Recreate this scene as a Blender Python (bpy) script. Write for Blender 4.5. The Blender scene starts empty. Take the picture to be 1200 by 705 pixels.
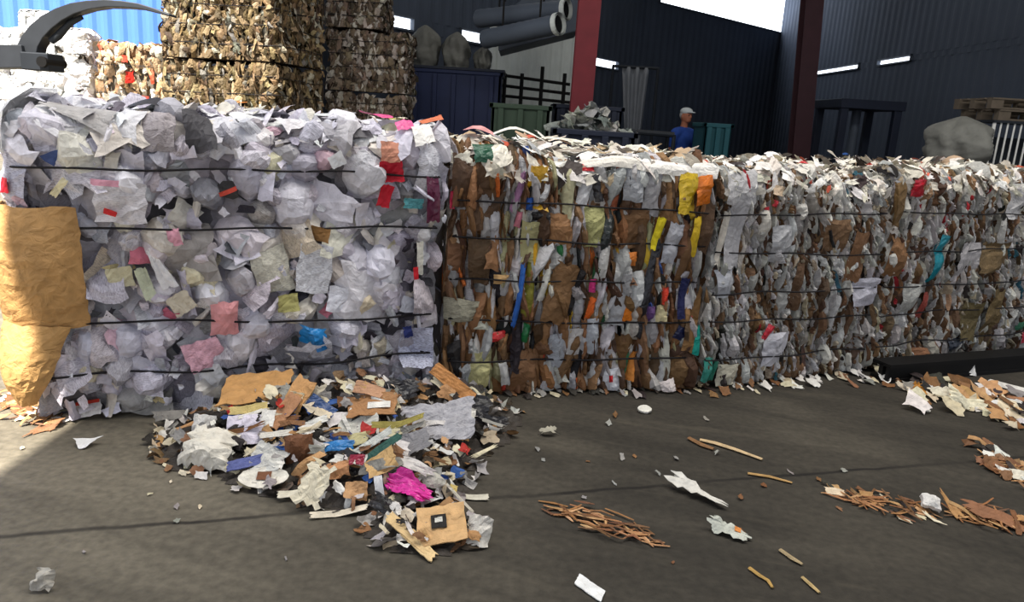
SKY, SUN, EXPO = 0.9, 15.0, 0.1
ADDED_ROOF_X = -3.19  # edge of the added front roof, placed where the sunlight should stop
ADDED_LAMPS = [(1.2, 3.6, 6.9, 11.0, 2.6, 620), (4.5, 15.0, 6.6, 6.0, 4.0, 48), (0.3, 13.6, 6.2, 1.6, .3, 22)]  # area lamps added as fill: over the bales, inside the shed, by the partition
import bpy, math, random
import numpy as np
from mathutils import Vector, Matrix
C = bpy.context.scene.collection
PI = math.pi
W, Hpx, F = 1200.0, 705.0, 880.0
EYE = np.array([0.0, 0.0, 1.45])
PITCH, ROLL = math.radians(13.6), math.radians(3.5)
fw = np.array([0, math.cos(PITCH), -math.sin(PITCH)])
r0 = np.array([1.0, 0, 0]); u0 = np.array([0, math.sin(PITCH), math.cos(PITCH)])
RR = math.cos(ROLL)*r0 + math.sin(ROLL)*u0
UU = -math.sin(ROLL)*r0 + math.cos(ROLL)*u0

def ray(x, y):
    return fw + (x-W/2)/F*RR + (Hpx/2-y)/F*UU
def ground(x, y, z=0.0):
    d = ray(x, y); t = (z-EYE[2])/d[2]; return EYE + d*t
def at(x, y, Y):
    d = ray(x, y); return EYE + d*(Y/d[1])
def project(P):
    P = np.asarray(P) - EYE
    k = P@fw
    return np.stack([W/2 + F*(P@RR)/k, Hpx/2 - F*(P@UU)/k], -1)
def depth(P): return float((np.asarray(P)-EYE)@fw)

def lin(c):
    out = []
    for v in c[:3]:
        v = v/255.0
        out.append(v/12.92 if v <= 0.04045 else ((v+0.055)/1.055)**2.4)
    return out

# ---------------------------------------------------------------- materials
def nt(name):
    m = bpy.data.materials.new(name); m.use_nodes = True
    t = m.node_tree
    return m, t, t.nodes['Principled BSDF']
def N(t, kind, **kw):
    n = t.nodes.new(kind)
    for k, v in kw.items(): setattr(n, k, v)
    return n
def plain(name, col, rough=0.6, metal=0.0, var=0.25, scale=6.0, bump=0.0, spec=0.3):
    m, t, b = nt(name)
    tc = N(t, 'ShaderNodeTexCoord'); no = N(t, 'ShaderNodeTexNoise')
    no.inputs['Scale'].default_value = scale; no.inputs['Detail'].default_value = 6
    t.links.new(tc.outputs['Object'], no.inputs['Vector'])
    mx = N(t, 'ShaderNodeMix', data_type='RGBA')
    L = lin(col)
    mx.inputs[6].default_value = [c*(1-var) for c in L]+[1]
    mx.inputs[7].default_value = [min(1, c*(1+var)) for c in L]+[1]
    t.links.new(no.outputs['Fac'], mx.inputs[0]); t.links.new(mx.outputs[2], b.inputs['Base Color'])
    b.inputs['Roughness'].default_value = rough; b.inputs['Metallic'].default_value = metal
    b.inputs['Specular IOR Level'].default_value = spec
    if bump:
        bp = N(t, 'ShaderNodeBump'); bp.inputs['Strength'].default_value = bump; bp.inputs['Distance'].default_value = 0.02
        t.links.new(no.outputs['Fac'], bp.inputs['Height']); t.links.new(bp.outputs['Normal'], b.inputs['Normal'])
    return m
def paper_mat(name, rough=0.62, spec=0.25):
    """colour of each sheet from its own attribute, with a printed pattern where the sheet carries ink"""
    m, t, b = nt(name)
    at_ = N(t, 'ShaderNodeAttribute', attribute_name='tint')
    ik = N(t, 'ShaderNodeAttribute', attribute_name='ink')
    uv = N(t, 'ShaderNodeUVMap', uv_map='sheet')
    mp = N(t, 'ShaderNodeMapping'); mp.inputs['Scale'].default_value = (70, 300, 1)
    t.links.new(uv.outputs[0], mp.inputs[0])
    no = N(t, 'ShaderNodeTexNoise'); no.inputs['Scale'].default_value = 1.0; no.inputs['Detail'].default_value = 3
    t.links.new(mp.outputs[0], no.inputs['Vector'])
    rp = N(t, 'ShaderNodeMapRange'); rp.inputs[1].default_value = 0.48; rp.inputs[2].default_value = 0.6
    t.links.new(no.outputs['Fac'], rp.inputs[0])
    mu = N(t, 'ShaderNodeMath', operation='MULTIPLY')
    t.links.new(rp.outputs[0], mu.inputs[0]); t.links.new(ik.outputs['Fac'], mu.inputs[1])
    dk = N(t, 'ShaderNodeMix', data_type='RGBA', blend_type='MULTIPLY'); dk.inputs[7].default_value = (0.5, 0.48, 0.52, 1)
    t.links.new(mu.outputs[0], dk.inputs[0]); t.links.new(at_.outputs['Color'], dk.inputs[6])
    tc = N(t, 'ShaderNodeTexCoord')
    n2 = N(t, 'ShaderNodeTexNoise'); n2.inputs['Scale'].default_value = 22; n2.inputs['Detail'].default_value = 5
    t.links.new(tc.outputs['Object'], n2.inputs['Vector'])
    r2 = N(t, 'ShaderNodeMapRange'); r2.inputs[1].default_value = 0.3; r2.inputs[2].default_value = 0.7
    r2.inputs[3].default_value = 0.78; r2.inputs[4].default_value = 1.1
    t.links.new(n2.outputs['Fac'], r2.inputs[0])
    ml = N(t, 'ShaderNodeMix', data_type='RGBA', blend_type='MULTIPLY'); ml.inputs[0].default_value = 1
    t.links.new(dk.outputs[2], ml.inputs[6]); t.links.new(r2.outputs[0], ml.inputs[7])
    t.links.new(ml.outputs[2], b.inputs['Base Color'])
    b.inputs['Roughness'].default_value = rough; b.inputs['Specular IOR Level'].default_value = spec
    bp = N(t, 'ShaderNodeBump'); bp.inputs['Strength'].default_value = 0.8; bp.inputs['Distance'].default_value = 0.02
    n3 = N(t, 'ShaderNodeTexNoise'); n3.inputs['Scale'].default_value = 17; n3.inputs['Detail'].default_value = 4; n3.inputs['Distortion'].default_value = 1.2
    t.links.new(tc.outputs['Object'], n3.inputs['Vector'])
    t.links.new(n3.outputs['Fac'], bp.inputs['Height']); t.links.new(bp.outputs['Normal'], b.inputs['Normal'])
    return m
PAPER = paper_mat('paper')
PLASTIC = paper_mat('plastic_film', 0.3, 0.5)
M = {
 'wire': plain('black_wire', (34, 32, 34), 0.5, 0.4, 0.2),
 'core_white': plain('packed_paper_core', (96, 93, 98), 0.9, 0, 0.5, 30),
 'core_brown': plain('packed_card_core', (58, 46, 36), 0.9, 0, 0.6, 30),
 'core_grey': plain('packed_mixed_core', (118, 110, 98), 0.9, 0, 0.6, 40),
 'black_steel': plain('black_steel', (20, 19, 19), 0.6, 0.3, 0.3, 12),
 'claw': plain('worn_black_steel', (52, 55, 60), 0.5, 0.2, 0.3, 8),
 'red_steel': plain('red_painted_steel', (112, 34, 42), 0.55, 0, 0.35, 5),
 'dull_red': plain('dull_red_steel', (62, 36, 42), 0.6, 0, 0.3, 5),
 'blue_clad': plain('blue_cladding', (82, 126, 222), 0.5, 0, 0.12, 0.4),
 'violet_clad': plain('deep_blue_cladding', (92, 100, 214), 0.5, 0, 0.12, 0.4),
 'white_trim': plain('white_trim', (235, 235, 235), 0.6, 0, 0.05),
 'grey_sheet': plain('grey_sheet_metal', (206, 212, 208), 0.5, 0.0, 0.15, 3),
 'dark_wall': plain('dark_sheet_wall', (72, 80, 94), 0.85, 0, 0.3, 0.8),
 'dark_duct': plain('dark_duct', (84, 92, 104), 0.6, 0.1, 0.25, 2),
 'mouth_shade': plain('painted_shade', (16, 17, 20), 0.9),
 'navy': plain('navy_paint', (34, 44, 78), 0.55, 0, 0.3, 3),
 'dark_navy': plain('dark_navy_paint', (30, 36, 52), 0.55, 0, 0.3, 3),
 'green': plain('dull_green_paint', (52, 68, 54), 0.6, 0, 0.3, 3),
 'teal': plain('teal_paint', (30, 78, 86), 0.6, 0, 0.25, 3),
 'machine': plain('dark_machine', (40, 44, 50), 0.6, 0.2, 0.3, 4),
 'bag': plain('woven_grey_bag', (116, 116, 110), 0.75, 0, 0.4, 7, 1.0),
 'film': plain('grey_plastic_sheet', (120, 124, 130), 0.4, 0, 0.25, 3, 0.4),
 'wood': plain('weathered_wood', (96, 86, 74), 0.8, 0, 0.35, 14),
 'white_paint': plain('white_painted_bar', (225, 225, 220), 0.5, 0, 0.08),
 'skin': plain('skin', (158, 100, 76), 0.6, 0, 0.08),
 'shirt': plain('blue_cotton', (40, 72, 150), 0.85, 0, 0.2, 20),
 'trousers': plain('dark_cotton', (34, 36, 46), 0.85, 0, 0.2, 20),
 'hair': plain('grey_hair', (150, 150, 148), 0.9, 0, 0.3, 30),
 'cap': plain('pale_grey_cap', (190, 196, 196), 0.8, 0, 0.1),
 'shoe': plain('dark_shoe', (24, 22, 22), 0.6),
 'ceil': plain('roof_sheet', (74, 78, 84), 0.8, 0, 0.2, 1.2),
 'yard': plain('pale_yard_concrete', (205, 202, 195), 0.9, 0, 0.08, 1.5),
}
def emis(name, col, s):
    m, t, b = nt(name)
    b.inputs['Base Color'].default_value = lin(col)+[1]
    b.inputs['Emission Color'].default_value = lin(col)+[1]
    b.inputs['Emission Strength'].default_value = s
    return m
M['daylight'] = emis('daylight_pane', (240, 246, 255), 3.0)

def floor_mat():
    m, t, b = nt('dusty_concrete')
    tc = N(t, 'ShaderNodeTexCoord')
    sep = N(t, 'ShaderNodeSeparateXYZ'); t.links.new(tc.outputs['Object'], sep.inputs[0])
    def noise(scale, detail=6, vec=None, dist=0.0):
        n = N(t, 'ShaderNodeTexNoise'); n.inputs['Scale'].default_value = scale; n.inputs['Detail'].default_value = detail
        n.inputs['Distortion'].default_value = dist
        t.links.new(vec or tc.outputs['Object'], n.inputs['Vector']); return n.outputs['Fac']
    def mr(src, a, b_, c=0.0, d=1.0):
        n = N(t, 'ShaderNodeMapRange'); 
        for i, v in zip((1, 2, 3, 4), (a, b_, c, d)): n.inputs[i].default_value = v
        t.links.new(src, n.inputs[0]); return n.outputs[0]
    def math_(op, a, b_):
        n = N(t, 'ShaderNodeMath', operation=op)
        for i, v in ((0, a), (1, b_)):
            if isinstance(v, (int, float)): n.inputs[i].default_value = v
            else: t.links.new(v, n.inputs[i])
        return n.outputs[0]
    def mix(fac, a, b_, mode='MIX'):
        n = N(t, 'ShaderNodeMix', data_type='RGBA', blend_type=mode)
        if isinstance(fac, (int, float)): n.inputs[0].default_value = fac
        else: t.links.new(fac, n.inputs[0])
        for i, v in ((6, a), (7, b_)):
            if isinstance(v, tuple): n.inputs[i].default_value = lin(v)+[1]
            else: t.links.new(v, n.inputs[i])
        return n.outputs[2]
    # dusty, paler ground to the left, oil-stained dark ground to the right; swept streaks
    dust = math_('ADD', mr(sep.outputs[0], -2.2, 0.5, 1.0, 0.0), mr(noise(0.9), 0.3, 0.7, -0.2, 0.2))
    base = mix(dust, FLOOR_DARK, FLOOR_PALE)
    mp = N(t, 'ShaderNodeMapping'); mp.vector_type = 'TEXTURE'; mp.inputs['Rotation'].default_value = (0, 0, -0.3); mp.inputs['Scale'].default_value = (1.6, 0.24, 1)
    t.links.new(tc.outputs['Object'], mp.inputs[0])
    st = mr(noise(1.4, 7, mp.outputs[0], 0.4), 0.3, 0.75, 0.72, 1.35)
    base = mix(1.0, base, st, 'MULTIPLY')
    fine = mr(noise(30, 8), 0.3, 0.7, 0.75, 1.22)
    base = mix(1.0, base, fine, 'MULTIPLY')
    pale = mr(noise(2.1, 8, mp.outputs[0], 1.0), 0.6, 0.8, 0.0, 0.4)
    base = mix(pale, base, (92, 85, 72))
    # expansion joint across the slab
    a = ground(0, 628); c = ground(790, 567)
    dx, dy = c[0]-a[0], c[1]-a[1]; l = math.hypot(dx, dy)
    nx, ny = -dy/l, dx/l; off = nx*a[0]+ny*a[1]
    dist = math_('ADD', math_('MULTIPLY', sep.outputs[0], nx), math_('MULTIPLY', sep.outputs[1], ny))
    dist = math_('ADD', dist, mr(noise(3.0), 0, 1, -0.035, 0.035))
    dist = math_('ABSOLUTE', math_('SUBTRACT', dist, off), 0.0)
    j = mr(dist, 0.005, 0.018, 0.95, 0.0)
    j = math_('MULTIPLY', j, mr(noise(2.0), 0.35, 0.55, 0.45, 1.0))
    base = mix(j, base, (26, 23, 20))
    t.links.new(base, b.inputs['Base Color'])
    b.inputs['Roughness'].default_value = 0.75; b.inputs['Specular IOR Level'].default_value = 0.3
    bp = N(t, 'ShaderNodeBump'); bp.inputs['Strength'].default_value = 0.35; bp.inputs['Distance'].default_value = 0.01
    t.links.new(noise(40, 6), bp.inputs['Height']); t.links.new(bp.outputs['Normal'], b.inputs['Normal'])
    return m
FLOOR_DARK, FLOOR_PALE = (54, 50, 43), (112, 105, 91)

# ---------------------------------------------------------------- mesh store
class MB:
    def __init__(s): s.v, s.f, s.c, s.i, s.uv, s.n = [], [], [], [], [], 0
    def grid(s, P, nx, ny, col, ink=0.0, uv=None, thick=None, nrm=None):
        """P: (ny*nx,3) points"""
        idx = np.arange(nx*ny).reshape(ny, nx)
        q = np.stack([idx[:-1, :-1], idx[:-1, 1:], idx[1:, 1:], idx[1:, :-1]], -1).reshape(-1, 4)
        if uv is None: uv = np.zeros((nx*ny, 2))
        if thick:
            P2 = P - nrm*thick; nn = nx*ny
            rim = np.concatenate([idx[0, :], idx[1:, -1], idx[-1, -2::-1], idx[-2:0:-1, 0]])
            r2 = np.roll(rim, -1)
            side = np.stack([rim, rim+nn, r2+nn, r2], -1)
            q = np.concatenate([q, q[:, ::-1]+nn, side]); P = np.concatenate([P, P2]); uv = np.concatenate([uv, uv])
        s.raw(P, q, col, ink, uv)
    def raw(s, P, q, col, ink=0.0, uv=None):
        P = np.asarray(P, float)
        if uv is None: uv = np.zeros((len(P), 2))
        s.v.append(P); s.f.extend((np.asarray(q)+s.n).tolist() if isinstance(q, np.ndarray) else [[i+s.n for i in f] for f in q])
        L = lin(col)
        s.c.append(np.tile(np.array(L+[1.0]), (len(P), 1))); s.i.append(np.full(len(P), ink)); s.uv.append(np.asarray(uv, float)); s.n += len(P)
    def box(s, c, size, rot=None, col=(128, 128, 128)):
        c = np.asarray(c, float); h = np.asarray(size, float)/2
        k = np.array([[-1,-1,-1],[1,-1,-1],[1,1,-1],[-1,1,-1],[-1,-1,1],[1,-1,1],[1,1,1],[-1,1,1]])*h
        if rot is not None: k = k@np.asarray(rot).T
        s.raw(k+c, [[0,3,2,1],[4,5,6,7],[0,1,5,4],[1,2,6,5],[2,3,7,6],[3,0,4,7]], col)
    def tube(s, pts, rad, col=(128, 128, 128), n=8, cap=True):
        pts = [Vector(p) for p in pts]; rings = []
        rad = rad if isinstance(rad, (list, tuple)) else [rad]*len(pts)
        prev = None
        for i, p in enumerate(pts):
            d = (pts[min(i+1, len(pts)-1)]-pts[max(i-1, 0)]).normalized()
            a = prev if prev is not None else (Vector((0, 0, 1)) if abs(d.z) < 0.9 else Vector((1, 0, 0)))
            x = d.cross(a).normalized(); y = x.cross(d).normalized(); prev = y
            rings.append([p+(x*math.cos(2*PI*k/n)+y*math.sin(2*PI*k/n))*rad[i] for k in range(n)])
        P = [tuple(v) for r in rings for v in r]; q = []
        for i in range(len(pts)-1):
            for k in range(n):
                q.append([i*n+k, i*n+(k+1) % n, (i+1)*n+(k+1) % n, (i+1)*n+k])
        if cap: q.append(list(range(n))); q.append([(len(pts)-1)*n+k for k in range(n-1, -1, -1)])
        s.raw(P, q, col)
    def build(s, name, mat, parent=None, smooth=False, bevel=0, origin=None):
        me = bpy.data.meshes.new(name)
        V = np.concatenate(s.v)
        o0 = np.zeros(3)
        if origin is not None: o0 = np.asarray(origin, float)
        elif parent is None: o0 = np.array([V[:, 0].mean(), V[:, 1].mean(), V[:, 2].min()])
        if parent is not None: o0 = np.array(parent.get('_o', (0, 0, 0)), float)
        me.from_pydata((V-o0).tolist(), [], s.f)
        a = me.attributes.new('tint', 'FLOAT_COLOR', 'POINT'); a.data.foreach_set('color', np.concatenate(s.c).ravel())
        a = me.attributes.new('ink', 'FLOAT', 'POINT'); a.data.foreach_set('value', np.concatenate(s.i).ravel())
        uvl = me.uv_layers.new(name='sheet'); UVp = np.concatenate(s.uv)
        li = np.zeros(len(me.loops), int); me.loops.foreach_get('vertex_index', li)
        uvl.data.foreach_set('uv', UVp[li].ravel())
        if smooth: me.polygons.foreach_set('use_smooth', [True]*len(me.polygons))
        me.materials.append(mat); me.update()
        o = bpy.data.objects.new(name, me); C.objects.link(o)
        if parent is not None: o.parent = parent
        else: o.location = o0
        if bevel:
            b = o.modifiers.new('bevel', 'BEVEL'); b.width = bevel; b.segments = 2; b.limit_method = 'ANGLE'
        return o
def tag(o, label=None, cat=None, group=None, kind=None):
    if label: o['label'] = label
    if cat: o['category'] = cat
    if group: o['group'] = group
    if kind: o['kind'] = kind
    return o
def thing(name, loc, label, cat, group=None):
    o = bpy.data.objects.new(name, None); C.objects.link(o); o.location = tuple(loc); o['_o'] = [float(v) for v in loc]
    o.empty_display_size = 0.1
    return tag(o, label, cat, group)

# ---------------------------------------------------------------- sheets
def sheet(rng, w, h, n=5, shape='rect', bulge=0.0, crease=0.12, nf=3, curl=0.0, tear=0.12, tuck=0.0, ridge=0.0, m=None, rough=.035, pleat=0.0):
    """a crumpled sheet: local (a, b, c) points on an n x m grid, and uv"""
    m = m or n
    p = np.linspace(-1, 1, n); q = np.linspace(-1, 1, m)
    Pg, Qg = np.meshgrid(p, q); Pg = Pg.copy(); Qg = Qg.copy()
    if n > 3: Pg[:, 1:-1] += rng.uniform(-.5, .5, Pg[:, 1:-1].shape)*0.8/(n-1)
    if m > 3: Qg[1:-1, :] += rng.uniform(-.5, .5, Qg[1:-1, :].shape)*0.8/(m-1)
    e1 = 1+tear*rng.uniform(-1, .6, (m, 1)); e2 = 1+tear*rng.uniform(-1, .6, (1, n))
    if shape == 'round':
        A_ = Pg*np.sqrt(np.clip(1-Qg**2/2, 0, 1)); B_ = Qg*np.sqrt(np.clip(1-Pg**2/2, 0, 1))
    elif shape == 'taper':
        A_ = Pg*(0.62-0.38*Qg*rng.choice([-1, 1])); B_ = Qg
    else: A_, B_ = Pg, Qg
    sk = rng.uniform(-.5, .5)*tear
    a = (A_*e1+sk*B_)*w/2; b = B_*e2*h/2
    size = min(w, h)
    c = bulge*(1-Pg**2)*(1-0.6*Qg**2)
    for _ in range(nf):
        th = rng.uniform(0, PI); off = rng.uniform(-.35, .35)*size
        c = c + rng.choice([-1, 1])*crease*rng.uniform(.4, 1)*np.abs(a*math.cos(th)+b*math.sin(th)-off)
    if ridge: c = c + ridge*np.cos(Pg*rng.uniform(4, 9)+rng.uniform(0, 6))
    if pleat: c = c + pleat*np.sin(Qg*rng.uniform(5, 11)+Pg*rng.uniform(-2, 2)+rng.uniform(0, 6))
    c = c + curl*(Qg**2)*h*0.5 + rng.uniform(-1, 1, c.shape)*size*rough
    c = c - c.mean()
    if tuck: c = c - tuck*np.maximum(np.abs(Pg), np.abs(Qg))**3
    uv = np.stack([a, b], -1).reshape(-1, 2)+rng.uniform(0, 50, 2)
    return np.stack([a.ravel(), b.ravel(), c.ravel()], -1), uv, n, m

def jit(rng, col, k=10):
    d = rng.uniform(-k, k); return tuple(float(min(250, max(6, v+d+rng.uniform(-k*.25, k*.25)))) for v in col)

class Bale:
    def __init__(s, pa, pb, H, D, r=0.1, re=0.08, wires=(), lump=0.03, seed=0, rl=None, rr=None):
        s.A = np.asarray(pa, float); s.B = np.asarray(pb, float); s.H, s.D, s.r, s.re = H, D, r, re
        d = s.B-s.A; s.L = float(np.hypot(d[0], d[1])); s.t = d/s.L
        s.v = np.array([-s.t[1], s.t[0], 0.0])           # into the bale
        s.rl = rl or re; s.rr = rr or re; s.ulim = (-99, 99); s.ztop = 99; s.vl = s.vr = s.v; s.w = list(wires); s.lump = lump; s.ph = np.random.default_rng(seed).uniform(0, 6, 8)
    def hp(s, u):
        """horizontal outline: point, outward normal, tangent (u may run past either end and round the corner)"""
        u = np.asarray(u, float); rl, rr = s.rl, s.rr
        x = np.clip(u, rl, s.L-rr); pt = s.A + x[..., None]*s.t
        lo = np.clip((rl-u)/rl, 0, PI/2); hi = np.clip((u-(s.L-rr))/rr, 0, PI/2)
        ang = lo-hi; re = np.where(u < s.L/2, rl, rr)[..., None]     # + = left corner
        k = (x/s.L)[..., None]; v = s.vl*(1-k)+s.vr*k
        n = -v*np.cos(ang)[..., None] - s.t*np.sin(ang)[..., None]
        tg = s.t*np.cos(ang)[..., None] - v*np.sin(ang)[..., None]
        ext = np.maximum(0, rl-u-rl*PI/2)+np.maximum(0, u-(s.L-rr)-rr*PI/2)
        return pt + v*re + n*re + ext[..., None]*v, n, tg
    def pos(s, u, z):
        u = np.asarray(u, float); z = np.asarray(z, float)
        pt, n, tg = s.hp(u); h0 = s.H-s.r
        ang = np.clip((z-h0)/s.r, 0, PI/2); ext = np.maximum(0, z-h0-s.r*PI/2)
        ins = s.r*(1-np.cos(ang))+ext; zz = np.minimum(z, h0)+s.r*np.sin(ang)
        up = np.array([0, 0, 1.0])
        P = pt - n*ins[..., None] + up*zz[..., None]
        nn = n*np.cos(ang)[..., None]+up*np.sin(ang)[..., None]
        ph = s.ph
        lum = s.lump*(np.sin(u*4.1+ph[0])*np.sin(z*4.7+ph[1])+0.6*np.sin(u*9.3+ph[2]+z*3)*np.sin(z*8.1+ph[3]))
        lum = lum*(np.clip(z/0.15, 0.3, 1))
        return P+nn*lum[..., None], nn, tg
    def find(s, px, py):
        """surface coordinates of the point seen at a pixel of the photograph"""
        d = ray(px, py); n = -s.v; t = ((s.A-EYE)@n)/(d@n); P = EYE+d*t
        u = float((P-s.A)@s.t); z = min(float(P[2]), s.H-s.r)
        g = np.array([u, z]); tgt = np.array([px, py])
        for _ in range(14):
            p0 = project(s.pos(g[0], g[1])[0]); e = tgt-p0
            if abs(e).max() < .3: break
            h = 0.004
            J = np.stack([(project(s.pos(g[0]+h, g[1])[0])-p0)/h, (project(s.pos(g[0], g[1]+h)[0])-p0)/h], 1)
            st = np.linalg.solve(J.T@J+np.eye(2)*60, J.T@e)
            g = g+np.clip(st, -.12, .12)
            g[1] = min(g[1], s.H-s.r+s.r*PI/2+s.D*.8)
        return float(g[0]), float(g[1])
    def lay(s, mb, rng, u, z, w, h, ang, col, off=0.0, tilt=(0, 0), ink=0.0, thick=None, pinch=True, **kw):
        A, uv, n, m = sheet(rng, w, h, **kw)
        ca, sa = math.cos(ang), math.sin(ang)
        a = A[:, 0]*ca-A[:, 1]*sa; b = A[:, 0]*sa+A[:, 1]*ca
        c = A[:, 2]+off+tilt[0]*a+tilt[1]*b
        zz = z+b
        if pinch:
            pk = rng.choice([.0, .006, .02])
            for wz in s.w: c = c-pk*np.exp(-((zz-wz)/0.03)**2)
        c = np.clip(c, -.15, max(.07, off+.035))
        low = zz < 0.012; zz = np.maximum(zz, 0.012)
        P, nn, _ = s.pos(np.clip(u+a, *s.ulim), zz)
        P = P+nn*c[:, None]; P[:, 2] = np.clip(P[:, 2], 0.004, s.ztop)
        mb.grid(P, n, m, col, ink, uv, thick, nn)
    def core(s, mat, parent, inset=0.06):
        us = np.linspace(-s.D+.1, s.L+s.D-.1, 60); zs = np.concatenate([[0.004], np.linspace(.05, s.H-s.r, 12), s.H-s.r+s.r*np.linspace(.2, 1, 5)*PI/2, s.H-s.r+s.r*PI/2+np.array([.1, .3, s.D*.5])])
        U_, Z_ = np.meshgrid(us, zs); P, nn, _ = s.pos(U_.ravel(), Z_.ravel()); P = P-nn*inset; P[:, 2] = np.maximum(P[:, 2], 0.004)
        P[-len(us):, :2] = (P[-len(us):, :2]*0.02+ (s.A+s.t*s.L/2+s.v*s.D/2)[:2]*0.98)
        mb = MB(); mb.grid(P, len(us), len(zs), (90, 88, 90))
        back = s.A+s.t*s.L/2+s.v*(s.D-.1); 
        mb.box(back+np.array([0, 0, s.H/2-.03]), (s.L-.15, .1, s.H-.12), np.stack([s.t, s.v, [0, 0, 1.0]], 1))
        return mb.build('packed_core', mat, parent)
    def wire_parts(s, parent, mat, zs=None, r=0.0042, sag=0.01, rng=None, off=0.04):
        for wz in zs or s.w:
            us = np.linspace(-s.D*.8, s.L+s.D*.8, 70)
            ph = rng.uniform(0, 6)
            zz = wz+sag*np.sin(us*2.2+ph)+.004*np.sin(us*11+ph)
            P, nn, _ = s.pos(us, zz); P = P+nn*np.where((us > s.ulim[0]) & (us < s.ulim[1]), off, -.075 if s.ulim[0] > -9 or s.ulim[1] < 9 else off)[:, None]
            mb = MB(); mb.tube(P.tolist(), r, n=6); mb.build('baling_wire', mat, parent, smooth=True)
# ---------------------------------------------------------------- the row of bales
def px_wires(b, pairs):
    """wire heights on a bale from (x, y) pixels"""
    return [b.find(x, y)[1] for x, y in pairs]
GA0, GA1 = ground(34, 498), ground(511, 462)
baleA = Bale(GA0, GA1, 1.36, 1.15, r=0.13, re=0.12, lump=0.035, seed=1, rr=.01)
baleA.w = px_wires(baleA, [(250, 199), (250, 264), (250, 375), (250, 428)])
baleB = Bale(ground(514, 462), ground(808, 455), 1.285, 1.15, r=0.12, re=0.012, lump=0.03, seed=2)
baleB.w = px_wires(baleB, [(650, 240), (650, 281), (650, 330), (650, 375), (650, 416)])
baleC = Bale(ground(811, 455), ground(1006, 436), 1.25, 1.15, r=0.12, re=0.05, lump=0.025, seed=3, rl=.012, rr=.012)
baleC.w = px_wires(baleC, [(930, 250), (930, 296), (930, 338), (930, 370), (930, 411)])
baleD = Bale(ground(1009, 436), ground(1222, 406), 1.29, 1.15, r=0.12, re=0.05, lump=0.025, seed=4, rl=.012)
baleD.w = px_wires(baleD, [(1110, 250), (1110, 292), (1110, 330), (1110, 362), (1110, 395)])

for b0, b1 in ((baleB, baleC), (baleC, baleD)):
    vm = b0.v+b1.v; vm /= np.linalg.norm(vm); b0.vr = vm; b1.vl = vm
baleA.ulim = (-99, baleA.L-.008); baleD.ulim = (.012, 99)
for b0 in (baleB, baleC): b0.ulim = (.012, b0.L-.012)
WHITES = [(222, 219, 226), (210, 206, 216), (236, 234, 238), (196, 192, 202), (220, 212, 218), (226, 219, 208), (182, 179, 188), (214, 210, 220), (202, 198, 209)]
GREYS = [(150, 150, 156), (128, 127, 132), (165, 160, 160)]

def fill(b, root, spec, rng, parts=100):
    """spec: list of (name, dict) drawn before; the largest stay parts of their own, the rest become one mass"""
    front = [x for x in spec if x.get('front')]
    order = sorted(front, key=lambda x: -x['area'])
    keep, cnt = set(), {}
    for x in order:
        if len(keep) >= parts*1.6: break
        if cnt.get(x['name'], 0) < parts: keep.add(id(x)); cnt[x['name']] = cnt.get(x['name'], 0)+1
    mass = MB()
    for x in spec:
        mb = MB() if id(x) in keep else mass
        b.lay(mb, np.random.default_rng(x['seed']), *x['a'], **x['k'])
        if mb is not mass: mb.build(x['name'], PAPER, root)
    o = mass.build('packed_paper_mass', PAPER, root); o['kind'] = 'stuff'

def seen(b, u, z): return -0.12 < u < b.L+0.05 and 0.05 < z < b.H-0.03

def special(b, root, name, px, py, w, h, ang, col, label=None, off=0.035, mat=None, sheared=True, **kw):
    """a sheet that can be told apart in the photograph; w and h in photograph pixels at its place, ang in degrees"""
    u, z = b.find(px, py); P = b.pos(u, z)[0]
    ku = abs(project(b.pos(u+.03, z)[0])[0]-project(b.pos(u-.03, z)[0])[0])/.06
    kz = F/depth(P)
    ku = max(ku, .72*kz); a = math.radians(ang)
    rng = np.random.default_rng(int(px*7+py*13))
    kw.setdefault('crease', 0.1); kw.setdefault('n', 7); kw.setdefault('tear', 0.1)
    k = abs(math.cos(a))*ku+abs(math.sin(a))*kz; k2 = abs(math.cos(a))*kz+abs(math.sin(a))*ku
    mb = MB(); b.lay(mb, rng, u, z, w/k, h/k2, a, col, off=off, **kw)
    o = mb.build(name, mat or PAPER, root)
    if label: o['label'] = label
    return o

# ---- white paper bale
rng = np.random.default_rng(11)
rootA = thing('paper_bale', baleA.A, 'large bale of crumpled white and lilac-grey office paper, cardboard flap on its near corner', 'paper bale', 'bales in the front row')
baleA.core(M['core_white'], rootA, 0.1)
spec = []
def add(b, name, u, z, w, h, ang, col, **k):
    spec.append(dict(name=name, a=(u, z, w, h, ang, col), k=k, area=w*h*(0.6+max(-.4, k.get('off', 0))*6), seed=int(rng.integers(1 << 30)), front=seen(b, u, z)))
topA = baleA.H-baleA.r+baleA.r*PI/2
for i in range(420):                                    # deep layer, greys darkened to paint shade into the gaps between sheets
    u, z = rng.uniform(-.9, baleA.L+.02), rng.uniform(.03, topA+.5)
    add(baleA, 'paper_sheet', u, z, rng.uniform(.14, .3), rng.uniform(.14, .3), rng.uniform(0, PI), jit(rng, [(168, 164, 172), (150, 147, 153), (186, 182, 186), (128, 125, 130)][rng.integers(4)], 14), off=rng.uniform(-.09, -.04), tilt=rng.uniform(-.3, .3, 2), bulge=.03, crease=.25, n=6, ink=float(rng.random() < .3)*.5)
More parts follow.
